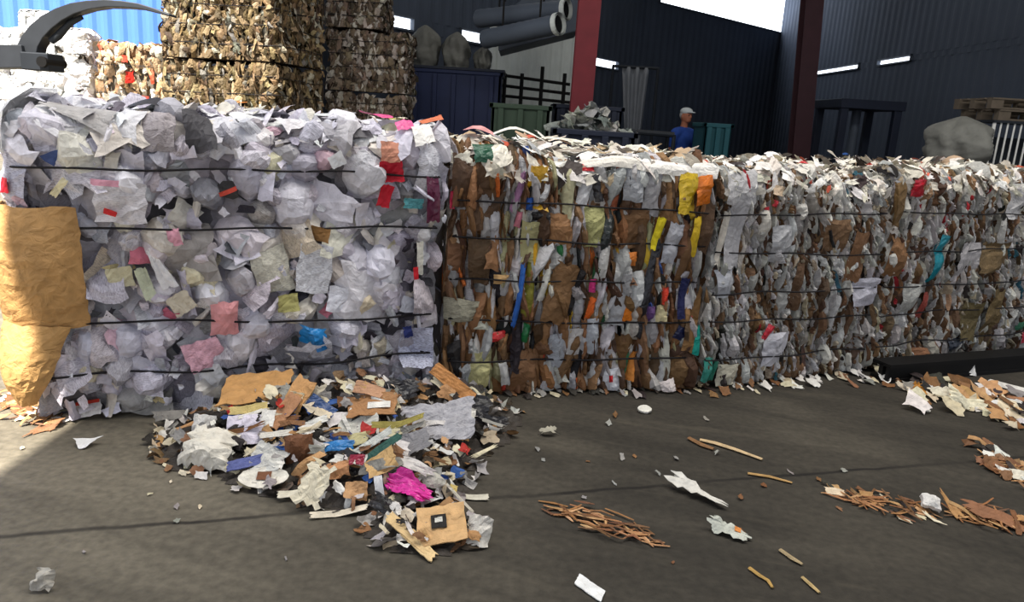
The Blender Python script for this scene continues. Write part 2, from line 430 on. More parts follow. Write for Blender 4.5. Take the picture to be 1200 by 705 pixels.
for i in range(560):
    u, z = rng.uniform(-.8, baleA.L+.02), rng.uniform(.02, topA+.4)
    rd = rng.random(); s_ = min(.24, rng.lognormal(-1.85, .35))
    col = jit(rng, WHITES[rng.integers(9)], 12)
    x = rng.random()
    if x < .025: col = jit(rng, (222, 186, 196), 14)
    elif x < .07: col = jit(rng, (214, 204, 178), 14)
    elif x < .17: col = jit(rng, GREYS[rng.integers(3)], 16)
    elif x < .185: col = jit(rng, (70, 68, 74), 14)
    if rd < .45:
        add(baleA, 'paper_wad', u, z, s_*1.1, s_*rng.uniform(.7, 1.2), rng.uniform(0, PI), col, off=rng.uniform(-.055, .02), tilt=rng.uniform(-.5, .5, 2), bulge=s_*.38, crease=.38, nf=4, shape='round', tuck=.05, n=7, ink=float(rng.random() < .35)*.6)
    elif rd < .75:
        add(baleA, 'paper_sheet', u, z, s_*1.2, s_*rng.uniform(.7, 1.3), rng.uniform(0, PI), col, off=rng.uniform(-.05, .025), tilt=rng.uniform(-.65, .65, 2), crease=.4, nf=4, n=6, tuck=.02, tear=.2, ink=float(rng.random() < .45)*.7)
    else:
        add(baleA, 'folded_leaf', u, z, rng.uniform(.02, .05), rng.uniform(.1, .26), rng.normal(0, .55), col, off=rng.uniform(-.03, .025), tilt=(rng.uniform(-1.2, 1.2), rng.uniform(-.2, .2)), bulge=.02, crease=.3, n=4, m=8, tear=.15)
for i in range(430):                                    # small torn bits
    u, z = rng.uniform(-.7, baleA.L+.02), rng.uniform(.02, topA+.35)
    s_ = rng.uniform(.025, .075); x = rng.random()
    col = jit(rng, WHITES[rng.integers(9)], 16)
    if x < .06: col = jit(rng, (60, 58, 64), 18)
    elif x < .10: col = jit(rng, (206, 120, 140), 18)
    elif x < .13: col = jit(rng, (206, 190, 140), 18)
    elif x < .15: col = jit(rng, (70, 86, 150), 18)
    add(baleA, 'paper_scrap', u, z, s_, s_*rng.uniform(.5, 2.4), rng.uniform(0, PI), col, off=rng.uniform(-.02, .03), tilt=rng.uniform(-.8, .8, 2), crease=.4, n=4, tear=.3, ink=float(rng.random() < .3)*.6)
for i in range(260):                                    # loose flat sheets on the top
    u, z = rng.uniform(-.3, baleA.L+.05), rng.uniform(baleA.H-.06, topA+.75)
    s_ = rng.uniform(.08, .24)
    col = jit(rng, [(232, 230, 232), (215, 213, 218), (226, 220, 208), (170, 168, 172), (96, 94, 98)][rng.choice(5, p=[.35, .3, .15, .14, .06])], 10)
    add(baleA, 'paper_sheet', u, z, s_, s_*rng.uniform(.4, 1), rng.normal(0, .5), col, off=rng.uniform(-.02, .035), tilt=rng.uniform(-.22, .22, 2), crease=.18, nf=3, n=6, tear=.2)
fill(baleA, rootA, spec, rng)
baleA.wire_parts(rootA, M['wire'], rng=rng, r=0.0052)
A_ = lambda *a, **k: special(baleA, rootA, *a, **k)
TAN = (186, 144, 92)
A_('cardboard_flap', 26, 312, 112, 150, 2, TAN, 'tan cardboard flap wrapped round the bale corner', off=.08, thick=.005, crease=.05, nf=2, n=14, m=16, tear=.03, bulge=.06, rough=.008, pinch=False)
A_('cardboard_flap', 42, 424, 84, 106, -4, (190, 148, 94), 'lower tan cardboard flap narrowing towards the floor', off=.09, thick=.005, crease=.07, nf=3, n=12, m=14, tear=.05, bulge=.07, rough=.012, shape='taper', pinch=False)
A_('paper_sheet', 6, 135, 60, 90, 6, (238, 237, 238), 'bright white sheet over the top corner', off=.05, crease=.16)
A_('paper_sheet', 8, 205, 44, 60, -14, (205, 205, 222), off=.045, ink=.8, crease=.25)
A_('curled_sheet', 38, 100, 34, 30, 14, (222, 220, 232), 'white sheet curling up from the top edge', off=.06, bulge=.03)
A_('paper_sheet', 95, 140, 112, 40, -24, (176, 172, 170), 'long grey sheet folded along the top edge', off=.045, crease=.08, n=9)
A_('paper_sheet', 78, 163, 90, 8, -23, (226, 224, 228), off=.055)
A_('paper_sheet', 118, 112, 40, 20, -10, (234, 238, 240), 'white sheet lying on the top edge', off=.05)
A_('dark_film', 165, 121, 58, 22, -8, (62, 60, 66), 'dark grey film on the top edge', off=.05, crease=.3)
A_('dark_film', 234, 158, 40, 44, 10, (78, 76, 80), 'charcoal crumpled film', off=.05, crease=.35)
A_('paper_sheet', 186, 157, 40, 36, 0, (172, 164, 166), off=.045, ink=.5, bulge=.03)
A_('orange_card', 284, 134, 14, 10, 10, (232, 140, 60), 'small orange card on the top edge', off=.06)
A_('printed_sheet', 142, 236, 66, 54, -4, (226, 222, 226), 'white printed sheet with a red mark', off=.045, crease=.06, ink=.5)
A_('red_mark', 131, 247, 20, 9, -20, (212, 50, 52), off=.056, n=4)
A_('pink_header', 128, 213, 40, 8, -3, (222, 160, 178), off=.058, n=4)
A_('red_card', 22, 216, 12, 18, 0, (196, 30, 50), 'small red card', off=.06)
A_('cream_strip', 72, 218, 12, 38, -38, (226, 216, 178), off=.055)
A_('red_strip', 267, 223, 30, 7, 24, (206, 78, 62), 'narrow red and orange strip', off=.055, n=5)
A_('pink_sheet', 205, 276, 18, 24, 10, (232, 168, 186), off=.05, crease=.25)
A_('white_card', 188, 312, 30, 70, 24, (234, 233, 236), 'sharp white folded triangle', off=.055, crease=.06, shape='taper')
A_('cream_sheet', 142, 322, 34, 26, 5, (212, 204, 170), off=.045)
A_('cream_sheet', 172, 330, 18, 52, 16, (206, 212, 186), off=.05)
A_('beige_card', 213, 352, 40, 34, 35, (206, 196, 176), 'beige card with a lifted corner', off=.05)
A_('pink_sheet', 263, 370, 34, 42, 0, (228, 158, 160), 'pink printed sheet', off=.045, bulge=.03)
A_('pink_sheet', 240, 412, 58, 44, 20, (222, 172, 186), 'pink and white patterned sheet', off=.04, ink=.4, crease=.2)
A_('round_wad', 282, 408, 52, 60, 0, (214, 210, 216), 'rounded pale wad of pages', off=.03, shape='round', bulge=.08, tuck=.05, crease=.05)
A_('round_wad', 150, 400, 56, 52, 0, (200, 198, 212), off=.03, shape='round', bulge=.08, tuck=.05, crease=.06)
A_('round_wad', 105, 405, 40, 50, 0, (198, 198, 214), off=.03, shape='round', bulge=.06, tuck=.05, crease=.06)
A_('round_wad', 345, 240, 62, 64, 0, (208, 205, 214), 'large rounded lilac-grey wad', off=.035, shape='round', bulge=.09, tuck=.06, crease=.05)
A_('round_wad', 357, 195, 42, 38, 0, (176, 172, 184), off=.035, shape='round', bulge=.05, tuck=.05, crease=.05)
A_('round_wad', 292, 205, 52, 62, 0, (186, 183, 196), off=.02, shape='round', bulge=.06, tuck=.05, crease=.05)
A_('white_card', 393, 187, 24, 20, 28, (244, 244, 246), 'small bright white card', off=.06, crease=.05)
A_('brown_card', 373, 272, 30, 20, -15, (142, 104, 60), 'crumpled brown card', off=.055, crease=.35)
A_('newsprint_sheet', 318, 315, 50, 64, 12, (206, 202, 186), 'cream newsprint sheet', off=.04, ink=.6, bulge=.03)
A_('printed_sheet', 367, 312, 44, 62, -6, (222, 222, 226), 'white form with ruled lines', off=.055, ink=.7, crease=.07)
A_('olive_sheet', 337, 352, 26, 22, 5, (176, 170, 108), 'olive-yellow sheet', off=.05)
A_('white_card', 394, 348, 26, 34, -10, (232, 232, 240), off=.05)
A_('cream_sheet', 426, 354, 32, 20, 38, (222, 206, 178), 'cream sheet with a curved edge', off=.055, bulge=.02)
A_('blue_plastic', 366, 390, 34, 24, -8, (24, 124, 190), 'crumpled bright blue plastic', off=.06, mat=PLASTIC, crease=.45, nf=5, tear=.25)
A_('blue_plastic', 374, 402, 16, 14, 20, (24, 110, 172), off=.06, mat=PLASTIC, crease=.4)
A_('red_sheet', 456, 200, 32, 28, 6, (184, 28, 46), 'dark red sheet', off=.055, crease=.12)
A_('red_sheet', 449, 228, 18, 32, -12, (188, 26, 44), off=.055, crease=.1)
A_('peach_sheet', 455, 180, 22, 18, 0, (216, 150, 124), off=.055)
A_('teal_label', 482, 237, 22, 12, 0, (90, 160, 165), off=.05, ink=.9)
A_('maroon_film', 505, 233, 16, 56, 4, (96, 30, 62), 'maroon film at the bale edge', off=.05, mat=PLASTIC, crease=.3)
A_('pink_film', 440, 150, 44, 11, -8, (232, 92, 150), 'bright pink film on the top edge', off=.07, mat=PLASTIC, crease=.3)
A_('pink_film', 472, 161, 22, 14, 5, (228, 100, 156), off=.075, mat=PLASTIC, crease=.3)
A_('cream_sheet', 478, 151, 18, 22, -35, (236, 224, 200), off=.08)
A_('yellow_card', 462, 142, 16, 8, 0, (210, 200, 90), off=.075)
A_('white_card', 492, 167, 28, 20, 10, (240, 236, 230), off=.08)
A_('orange_card', 515, 150, 40, 7, 4, (214, 120, 84), off=.08)
A_('cream_strip', 489, 300, 8, 44, 4, (230, 226, 212), off=.06)
A_('red_card', 484, 317, 6, 16, 4, (214, 40, 50), off=.065)
A_('shredded_sheet', 485, 402, 38, 46, 0, (214, 216, 234), 'bunch of blue-printed white paper', off=.05, ink=1, crease=.5, nf=6)
A_('navy_sheet', 475, 385, 12, 16, 10, (44, 54, 112), off=.06)
A_('white_card', 312, 438, 8, 48, -52, (228, 232, 230), off=.07)
A_('white_card', 338, 437, 50, 9, -6, (226, 232, 226), off=.07)
A_('white_card', 304, 444, 16, 12, -20, (240, 240, 240), off=.075)

# ---- coloured mixed bale, cardboard and films pressed into upright layers
def strips(b, n, rng, wr, hr, cols, probs, lean=0.0, offr=(-.045, .03), nm=None, zr=None, top=0.05, cr=.2, tr=.15, pl=.006):
    for i in range(n):
        u = rng.uniform(.02, b.L-.02); z = rng.uniform(.02, b.H+top) if zr is None else rng.uniform(*zr)
        w = rng.uniform(*wr)*rng.choice([1, 1, 1.6]); h = rng.uniform(*hr)
        k = rng.choice(len(cols), p=np.array(probs)/sum(probs)); nme, c = cols[k]
        add(b, nme, u, z, w, h, rng.normal(lean, .18), jit(rng, c, 12), off=rng.uniform(*offr), tilt=(rng.uniform(-.9, .9), rng.uniform(-.15, .15)), bulge=w*rng.uniform(.15, .7), crease=cr, nf=3, n=5, m=10, pleat=rng.choice([0, .5, 1])*pl, tear=tr, tuck=.02, ridge=rng.choice([0, 0, .006]), ink=float(rng.random() < .2)*.5)
def flakes(b, n, rng, cols, probs, sr=(.03, .12), zlo=-.02, zhi=.75, tl=.45):
    t0 = b.H-b.r*.75; t1 = b.H-b.r+b.r*PI/2
    for i in range(n):
        u = rng.uniform(.04, b.L-.04); z = t0+zlo+rng.random()**1.5*(t1-t0+zhi)
        s_ = rng.uniform(*sr); nme, c = cols[rng.choice(len(cols), p=np.array(probs)/sum(probs))]
        add(b, nme, u, z, s_*rng.uniform(1, 2), s_*rng.uniform(.35, .9), rng.normal(0, .6), jit(rng, c, 14), off=rng.uniform(-.02, .04), tilt=rng.uniform(-tl, tl, 2), crease=.3, n=5, tear=.3, curl=rng.uniform(-.2, .2))
BROWN, DBROWN, MBROWN = (124, 92, 64), (84, 62, 46), (148, 108, 72)
COLB = [('cardboard_layer', BROWN), ('cardboard_layer', DBROWN), ('cardboard_layer', MBROWN), ('paper_layer', (188, 186, 186)), ('paper_layer', (160, 158, 158)), ('paper_layer', (206, 202, 192)), ('film_strip', (34, 32, 34)),
        ('film_strip', (186, 60, 44)), ('film_strip', (206, 166, 50)), ('film_strip', (60, 110, 74)), ('film_strip', (54, 80, 140)), ('film_strip', (206, 110, 50)), ('paper_layer', (168, 164, 128))]
PRB = [22, 18, 13, 15, 12, 7, 6, 1.2, .9, .9, .8, 1.0, 4]
TOPC = [('paper_flake', (232, 226, 212)), ('paper_flake', (212, 204, 190)), ('paper_flake', (240, 238, 232)), ('paper_flake', (196, 170, 140)), ('paper_flake', (170, 160, 148)), ('paper_flake', (200, 92, 70)), ('paper_flake', (70, 62, 56))]
TOPP = [30, 24, 24, 10, 8, 2.5, 4]
spec = []; rng = np.random.default_rng(22)
rootB = thing('mixed_bale', baleB.A, 'bale of brown cardboard and coloured films in upright layers, yellow and blue strips showing', 'paper bale', 'bales in the front row')
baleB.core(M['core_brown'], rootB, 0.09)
strips(baleB, 420, rng, (.05, .11), (.2, .5), COLB, PRB, .06, (-.06, -.01))
strips(baleB, 90, rng, (.06, .1), (.2, .45), COLB[:6], [20, 16, 10, 10, 8, 4], .06, (-.03, .02))
strips(baleB, 480, rng, (.025, .06), (.14, .42), COLB, PRB, .06)
strips(baleB, 260, rng, (.01, .03), (.08, .24), COLB, PRB, .08, (-.01, .04))
flakes(baleB, 420, rng, TOPC, TOPP)
fill(baleB, rootB, spec, rng)
baleB.wire_parts(rootB, M['wire'], rng=rng, r=0.005)
def B_(name, px, py, w, h, ang, col, label=None, **k):
    k.setdefault('m', 9); k.setdefault('n', 6); k.setdefault('bulge', .02); k.setdefault('crease', .16)
    return special(baleB, rootB, name, px, py, w, h, ang, col, label, **k)
B_('cardboard_layer', 540, 215, 24, 60, -3, DBROWN); B_('round_card', 524, 302, 44, 56, 0, (118, 84, 60), 'rounded brown card', shape='round', bulge=.05, tuck=.03)
B_('red_film', 519, 233, 18, 20, 0, (196, 44, 78), 'crimson film', mat=PLASTIC, crease=.3); B_('green_film', 568, 183, 28, 16, 0, (30, 84, 60), 'dark green film near the top', mat=PLASTIC)
B_('cardboard_layer', 562, 235, 36, 76, -4, (98, 74, 54), off=.025); B_('cardboard_layer', 560, 305, 26, 60, 2, (92, 72, 52))
B_('mauve_strip', 606, 225, 10, 56, -14, (154, 112, 146), 'mauve strip'); B_('yellow_film', 628, 221, 24, 48, 0, (204, 156, 34), 'bright yellow film', crease=.35, mat=PLASTIC)
B_('blue_strip', 619, 238, 8, 15, 0, (40, 80, 150)); B_('pink_strip', 606, 256, 9, 22, -10, (196, 120, 134)); B_('black_film', 632, 252, 24, 12, 5, (36, 34, 34), mat=PLASTIC)
B_('green_cream_paper', 620, 282, 24, 50, 0, (172, 166, 120), 'pale olive paper'); B_('cardboard_layer', 655, 268, 26, 38, 0, MBROWN)
B_('red_film', 682, 199, 22, 12, 0, (206, 32, 40), 'red film near the top', mat=PLASTIC, crease=.3); B_('paper_layer', 682, 226, 18, 44, -14, (196, 196, 198)); B_('black_film', 698, 220, 12, 38, 10, (40, 38, 42), mat=PLASTIC)
B_('green_strip', 655, 291, 10, 22, 8, (46, 108, 62)); B_('blue_strip', 606, 345, 7, 88, -6, (48, 98, 176), 'long blue strip leaning over', off=.05); B_('olive_strip', 619, 335, 14, 76, -6, (122, 118, 42), 'long olive strip')
B_('yellow_strip', 624, 297, 8, 28, 0, (212, 160, 36)); B_('paper_layer', 637, 330, 10, 54, -14, (204, 202, 192)); B_('cardboard_layer', 654, 342, 34, 84, -12, (126, 94, 62), 'broad brown cardboard layer', off=.045)
B_('tan_flake', 586, 326, 18, 12, 0, (206, 166, 112)); B_('mottled_paper', 542, 361, 52, 28, -3, (158, 154, 134), 'mottled grey paper wad', crease=.4, ink=.6, bulge=.04); B_('paper_layer', 561, 376, 22, 16, 0, (198, 198, 182), crease=.4)
B_('red_film', 582, 392, 22, 13, 10, (196, 40, 40), mat=PLASTIC); B_('green_strip', 614, 388, 10, 28, -10, (36, 118, 66), mat=PLASTIC); B_('green_cream_paper', 561, 432, 24, 44, 0, (190, 184, 132), 'cream-green paper at the foot', crease=.3)
B_('paper_layer', 590, 436, 12, 34, 10, (206, 204, 200)); B_('cardboard_layer', 613, 432, 30, 52, 0, (132, 96, 66)); B_('paper_layer', 650, 408, 20, 46, 0, (184, 188, 194), ink=.5); B_('orange_strip', 642, 441, 9, 22, 10, (214, 110, 40)); B_('orange_strip', 671, 447, 8, 16, 5, (206, 96, 44))
B_('paper_layer', 671, 398, 18, 34, 0, (200, 196, 192)); B_('paper_layer', 691, 392, 14, 44, 0, (176, 180, 186)); B_('olive_paper', 693, 265, 28, 48, 0, (168, 166, 112), 'pale olive mottled paper', ink=.5, crease=.3)
B_('paper_layer', 740, 214, 24, 44, 0, (166, 168, 172), off=.045); B_('paper_layer', 762, 226, 20, 52, 0, (160, 158, 160)); B_('rust_strip', 721, 222, 10, 54, -4, (140, 76, 50)); B_('cardboard_layer', 740, 266, 30, 48, 0, (110, 80, 52))
B_('orange_card', 735, 302, 16, 16, 0, (196, 114, 46)); B_('dark_film', 709, 272, 14, 64, -12, (38, 44, 44), mat=PLASTIC); B_('yellow_film', 800, 228, 18, 44, 0, (212, 178, 34), 'yellow film beside orange film', off=.055, mat=PLASTIC, crease=.35)
B_('orange_film', 818, 224, 20, 34, 8, (226, 122, 34), 'orange crumpled film', off=.06, mat=PLASTIC, crease=.4); B_('yellow_strip', 766, 272, 11, 46, -10, (220, 200, 36), 'lemon yellow strip', off=.055); B_('yellow_strip', 810, 276, 10, 50, -2, (212, 178, 44), off=.05)
B_('black_film', 759, 318, 12, 92, -12, (30, 30, 36), 'long black film strip', off=.05, mat=PLASTIC); B_('paper_layer', 784, 284, 20, 56, -8, (184, 184, 190), off=.045); B_('cardboard_layer', 800, 300, 13, 84, -6, (112, 82, 54)); B_('cardboard_layer', 827, 262, 20, 76, -4, (92, 70, 52), off=.04)
B_('navy_strip', 819, 326, 11, 52, -4, (32, 36, 78), 'navy strip', off=.05); B_('cardboard_layer', 812, 372, 20, 88, -14, (128, 94, 56), 'long brown strip leaning over', off=.05); B_('teal_strip', 814, 395, 13, 40, -12, (24, 146, 130), 'teal strip', off=.06); B_('navy_film', 795, 389, 18, 20, -20, (30, 36, 72), mat=PLASTIC)
B_('round_card', 794, 432, 36, 44, 0, (116, 88, 56), shape='round', bulge=.05, tuck=.03); B_('black_film', 749, 372, 10, 50, -4, (36, 34, 38), mat=PLASTIC); B_('orange_strip', 732, 365, 12, 22, 10, (228, 128, 36)); B_('purple_strip', 760, 366, 10, 18, 0, (100, 70, 120)); B_('cream_card', 773, 365, 13, 20, 0, (206, 194, 150)); B_('red_strip', 777, 345, 8, 20, 0, (206, 62, 40))
B_('paper_layer', 799, 338, 18, 46, 0, (190, 186, 190)); B_('white_card', 714, 443, 20, 30, 0, (222, 222, 226)); B_('red_mark', 712, 440, 5, 10, 8, (200, 36, 40), off=.055, n=4, m=4); B_('orange_strip', 738, 426, 10, 40, -8, (214, 136, 62), crease=.4); B_('magenta_strip', 692, 333, 8, 16, 0, (214, 60, 130)); B_('orange_strip', 690, 360, 10, 32, -8, (224, 104, 40))
B_('paper_layer', 725, 350, 20, 70, -4, (186, 186, 188)); B_('paper_layer', 706, 300, 14, 60, -8, (190, 188, 184)); B_('pale_card', 777, 449, 20, 24, 20, (232, 220, 214), 'pale card leaning out at the foot', off=.07)
B_('white_sheet', 600, 170, 96, 8, -9, (240, 236, 226), 'long white sheet along the top edge', off=.07, n=10, m=4); B_('pink_sheet', 566, 160, 40, 8, -12, (226, 160, 158), off=.075, n=8, m=4); B_('white_sheet', 660, 178, 70, 7, -8, (238, 232, 214), off=.065, n=8, m=4)
B_('white_sheet', 720, 196, 90, 12, -3, (236, 230, 218), off=.05, n=10, m=4); B_('white_sheet', 790, 202, 90, 14, -3, (242, 238, 230), off=.05, n=10, m=4)

# ---- two bales of finely torn white and brown paper
COLC = [('cardboard_layer', (116, 88, 64)), ('cardboard_layer', (88, 68, 52)), ('cardboard_layer', (140, 108, 78)), ('paper_layer', (196, 194, 192)), ('paper_layer', (170, 168, 164)), ('paper_layer', (214, 210, 200)), ('paper_layer', (150, 146, 140)), ('film_strip', (50, 46, 42)), ('film_strip', (170, 44, 50)), ('film_strip', (60, 104, 118)), ('paper_layer', (186, 172, 148))]
PRC = [13, 12, 6, 23, 18, 15, 10, 5, .9, .5, 8]
def fine_bale(b, label, seed, core):
    global spec
    spec = []; rg = np.random.default_rng(seed)
    root = thing('shredded_bale', b.A, label, 'paper bale', 'bales in the front row')
    b.core(core, root, 0.08)
    strips(b, 340, rg, (.04, .08), (.14, .34), COLC, PRC, .12, (-.06, -.015))
    strips(b, 150, rg, (.04, .085), (.12, .3), COLC[:7], [10, 10, 5, 24, 20, 16, 8], .12, (-.03, .018), cr=.4)
    strips(b, 820, rg, (.012, .036), (.06, .24), COLC, PRC, .14, (-.03, .025), cr=.22, tr=.08, pl=.009)
    strips(b, 900, rg, (.006, .018), (.03, .13), COLC, PRC, .2, (-.01, .035), cr=.22, tr=.08, pl=.009)
    flakes(b, 560, rg, TOPC, TOPP, (.02, .09), tl=.6)
    fill(b, root, spec, rg)
    b.wire_parts(root, M['wire'], rng=rg, r=0.0045)
    return root
rootC = fine_bale(baleC, 'bale of finely torn white and brown paper, small red scraps near its top edge', 33, M['core_grey'])
rootD = fine_bale(baleD, 'bale of finely torn paper with a long teal strip, standing behind the black steel beam', 44, M['core_grey'])
def CD(b, root):
    def f(name, px, py, w, h, ang, col, label=None, **k):
        k.setdefault('m', 8); k.setdefault('n', 6); k.setdefault('bulge', .015); k.setdefault('crease', .2)
        return special(b, root, name, px, py, w, h, ang, col, label, **k)
    return f
c_ = CD(baleC, rootC); d_ = CD(baleD, rootD)
c_('white_strip', 842, 278, 8, 70, -6, (222, 214, 200)); c_('paper_layer', 856, 270, 20, 90, -2, (182, 180, 182), off=.04); c_('paper_layer', 866, 222, 34, 34, 0, (190, 188, 188), off=.04); c_('paper_layer', 846, 330, 22, 40, 8, (188, 190, 196))
c_('red_film', 896, 247, 9, 14, 20, (196, 26, 42), 'small red film', mat=PLASTIC); c_('red_film', 905, 238, 9, 10, -20, (190, 30, 44), mat=PLASTIC); c_('red_film', 954, 182, 14, 7, -10, (206, 40, 44), off=.06, mat=PLASTIC); c_('red_film', 1013, 193, 20, 6, -14, (196, 66, 50), off=.06, mat=PLASTIC)
c_('red_film', 896, 388, 12, 26, -30, (188, 32, 48), 'red film low on the bale', mat=PLASTIC); c_('paper_layer', 904, 408, 28, 42, 0, (196, 194, 200), off=.035); c_('paper_layer', 912, 285, 26, 44, 0, (178, 178, 180)); c_('cardboard_layer', 1000, 300, 24, 64, -6, (124, 90, 62)); c_('cardboard_layer', 930, 335, 14, 60, -2, (98, 74, 54))
c_('paper_layer', 1012, 340, 42, 34, 0, (192, 190, 200), 'pale grey sheet', off=.045); c_('teal_strip', 826, 432, 12, 34, -10, (60, 150, 134), mat=PLASTIC); c_('cardboard_layer', 975, 275, 30, 40, 0, (120, 92, 66)); c_('black_film', 968, 278, 5, 30, 24, (34, 34, 34), off=.05); c_('cream_card', 848, 437, 22, 26, 0, (196, 190, 170)); c_('green_strip', 833, 432, 8, 30, -14, (40, 110, 90))
d_('red_film', 1072, 222, 16, 17, 0, (194, 28, 48), 'bright red film near the top', mat=PLASTIC, crease=.35); d_('teal_strip', 1097, 284, 10, 22, -6, (40, 140, 156), off=.055, mat=PLASTIC); d_('teal_strip', 1090, 308, 11, 46, -4, (12, 130, 146), 'long teal strip', off=.05, mat=PLASTIC); d_('blue_film', 1037, 182, 14, 8, 0, (48, 104, 186), 'small blue film on the top edge', off=.07, mat=PLASTIC)
d_('cardboard_layer', 1041, 238, 30, 52, 0, (112, 88, 56), off=.035); d_('cardboard_layer', 1046, 300, 22, 50, -4, (132, 96, 64)); d_('cardboard_layer', 1156, 372, 26, 74, -3, (112, 94, 62), off=.04); d_('cardboard_layer', 1130, 375, 20, 50, -3, (100, 88, 58)); d_('red_strip', 1077, 356, 10, 34, -6, (150, 70, 60)); d_('paper_layer', 1186, 236, 24, 44, -6, (192, 190, 190), off=.04)
d_('green_strip', 1191, 380, 16, 9, 0, (46, 98, 74)); d_('red_film', 1196, 394, 9, 14, 0, (196, 30, 60), mat=PLASTIC); d_('paper_layer', 1060, 355, 24, 50, -4, (180, 180, 174), ink=.5); d_('paper_layer', 1128, 305, 32, 46, 0, (184, 180, 180), ink=.4); d_('paper_layer', 1170, 275, 12, 46, 14, (200, 198, 192)); d_('navy_film', 1116, 402, 18, 14, 0, (44, 50, 62), mat=PLASTIC); d_('cardboard_layer', 1160, 300, 40, 34, 0, (116, 96, 66)); d_('brown_card', 1080, 415, 36, 20, -4, (150, 106, 76))
# ---------------------------------------------------------------- the shed and the yard
def struct(mb, name, mat, **k):
    o = mb.build(name, mat, **k); o['kind'] = 'structure'; return o
mb = MB(); mb.box((6, 12, -.1), (46, 44, .2)); struct(mb, 'floor', floor_mat(), origin=(0, 0, 0))
mb = MB(); mb.box((-28, 16, -.12), (44, 60, .2)); 
# yard beside the shed
o = struct(mb, 'ground', M['yard'])
def corr_wall(a, b, z0, z1, pitch=.3, amp=.016, thick=.08):
    a = np.array([a[0], a[1], 0.0]); b = np.array([b[0], b[1], 0.0]); L = np.linalg.norm(b-a); t = (b-a)/L; n = np.array([t[1], -t[0], 0])
    k = int(L/pitch)*4; x = np.linspace(0, L, k+1); off = amp*np.array([0, 1, 1, 0])[np.arange(k+1) % 4]
    lo = a+x[:, None]*t+off[:, None]*n; P = np.concatenate([lo+[0, 0, z0], lo+[0, 0, z1]])
    mb = MB(); mb.grid(P, k+1, 2, (90, 90, 90), thick=thick, nrm=np.tile(n, (2*(k+1), 1))); return mb
WL0, WL1, WB1, WR1 = (-4.46, 10.6), (3.2, 22.0), (8.6, 27.2), (8.6, 5.5)
# the sheet walls at the back, with daylight let in by bands of windows
def wall_with_band(name, a, b, z0, z1, band):
    """wall from a to b, z0..z1, leaving the openings in band [(s0, s1, zl, zh)]"""
    a = np.array(a); b = np.array(b); L = np.linalg.norm(b-a); t = (b-a)/L
    at_s = lambda s_: tuple(a+t*s_)
    zl = min(x[2] for x in band); zh = max(x[3] for x in band)
    mbs = [corr_wall(a, b, z0, zl), corr_wall(a, b, zh, z1)]
    cuts = [0]+[v for x in sorted(band) for v in x[:2]]+[L]
    for i in range(0, len(cuts), 2):
        if cuts[i+1]-cuts[i] > .06: mbs.append(corr_wall(at_s(cuts[i]), at_s(cuts[i+1]), zl, zh))
    m = MB()
    for x in mbs:
        for V, Cc, I, U in zip(x.v, x.c, x.i, x.uv): m.v.append(V); m.c.append(Cc); m.i.append(I); m.uv.append(U)
        m.f += [[j+m.n for j in f] for f in x.f]; m.n += x.n
    struct(m, name, M['dark_wall'])
    for k, (s0, s1, z_0, z_1) in enumerate(sorted(band)):
        g = MB(); p0 = np.array([*at_s(s0), 0]); p1 = np.array([*at_s(s1), 0]); n = np.array([t[1], -t[0], 0])
        c = (p0+p1)/2-n*.04; c[2] = (z_0+z_1)/2
        R = np.stack([np.array([*t, 0]), -n, [0, 0, 1.0]], 1)
        g.box(c, (s1-s0, .02, z_1-z_0), R)
        global WN
        WN += 1
        o = struct(g, f'window_{WN}', M['daylight'])
        f = MB(); hw = (s1-s0)/2; hz = (z_1-z_0)/2; th = .035
        for sx in (-1, 1): f.box(c+R@np.array([sx*hw, -.05, 0]), (th, .1, 2*hz+th), R)
        for sz in (-1, 1): f.box(c+R@np.array([0, -.05, sz*hz]), (2*hw+th, .1, th), R)
        nb = 1 if s1-s0 > 3 else max(1, int((s1-s0)/1.0))
        for j in range(1, nb): f.box(c+R@np.array([-hw+2*hw*j/nb, -.04, 0]), (th, .06, 2*hz), R)
        fo = f.build('window_frame', M['dark_duct']); fo.parent = o; fo.location = Vector(fo.location)-o.location
WN = 0
def wall_s(a, b, px):
    """distance along the wall a-b where the photograph shows column px, and the height for a row"""
    d = ray(px[0], px[1]); a = np.array(a); b = np.array(b); t = (b-a)/np.linalg.norm(b-a)
    A2 = np.array([[d[0], -t[0]], [d[1], -t[1]]]); k, s_ = np.linalg.solve(A2, a-EYE[:2])
    return s_, EYE[2]+d[2]*k
def band_px(a, b, l):
    out = []
    for (x0, y0), (x1, y1), th in l:
        s0, z0 = wall_s(a, b, (x0, y0)); s1, z1 = wall_s(a, b, (x1, y1)); out.append((s0, s1, (z0+z1)/2-th/2, (z0+z1)/2+th/2))
    zl = np.mean([x[2] for x in out]); zh = np.mean([x[3] for x in out])
    return [(x[0], x[1], zl, zh) for x in out]
wall_with_band('wall_left', WL0, WL1, 0, 7.0, band_px(WL0, WL1, [((440, 22), (483, 31), .2), ((538, 42), (584, 48), .2), ((690, 70), (723, 76), .26)]))
def back_band():
    s0, z0 = wall_s(WL1, WB1, (772, 3)); s1, z1 = wall_s(WL1, WB1, (951, 23)); return [(s0, s1, min(z0, z1)-.0, 6.9)]
wall_with_band('wall_back', WL1, WB1, 0, 7.0, back_band())
wall_with_band('wall_right', WB1, WR1, 0, 7.0, band_px(WB1, WR1, [((955, 84), (1008, 77), .1), ((1030, 75), (1069, 70), .16)]))
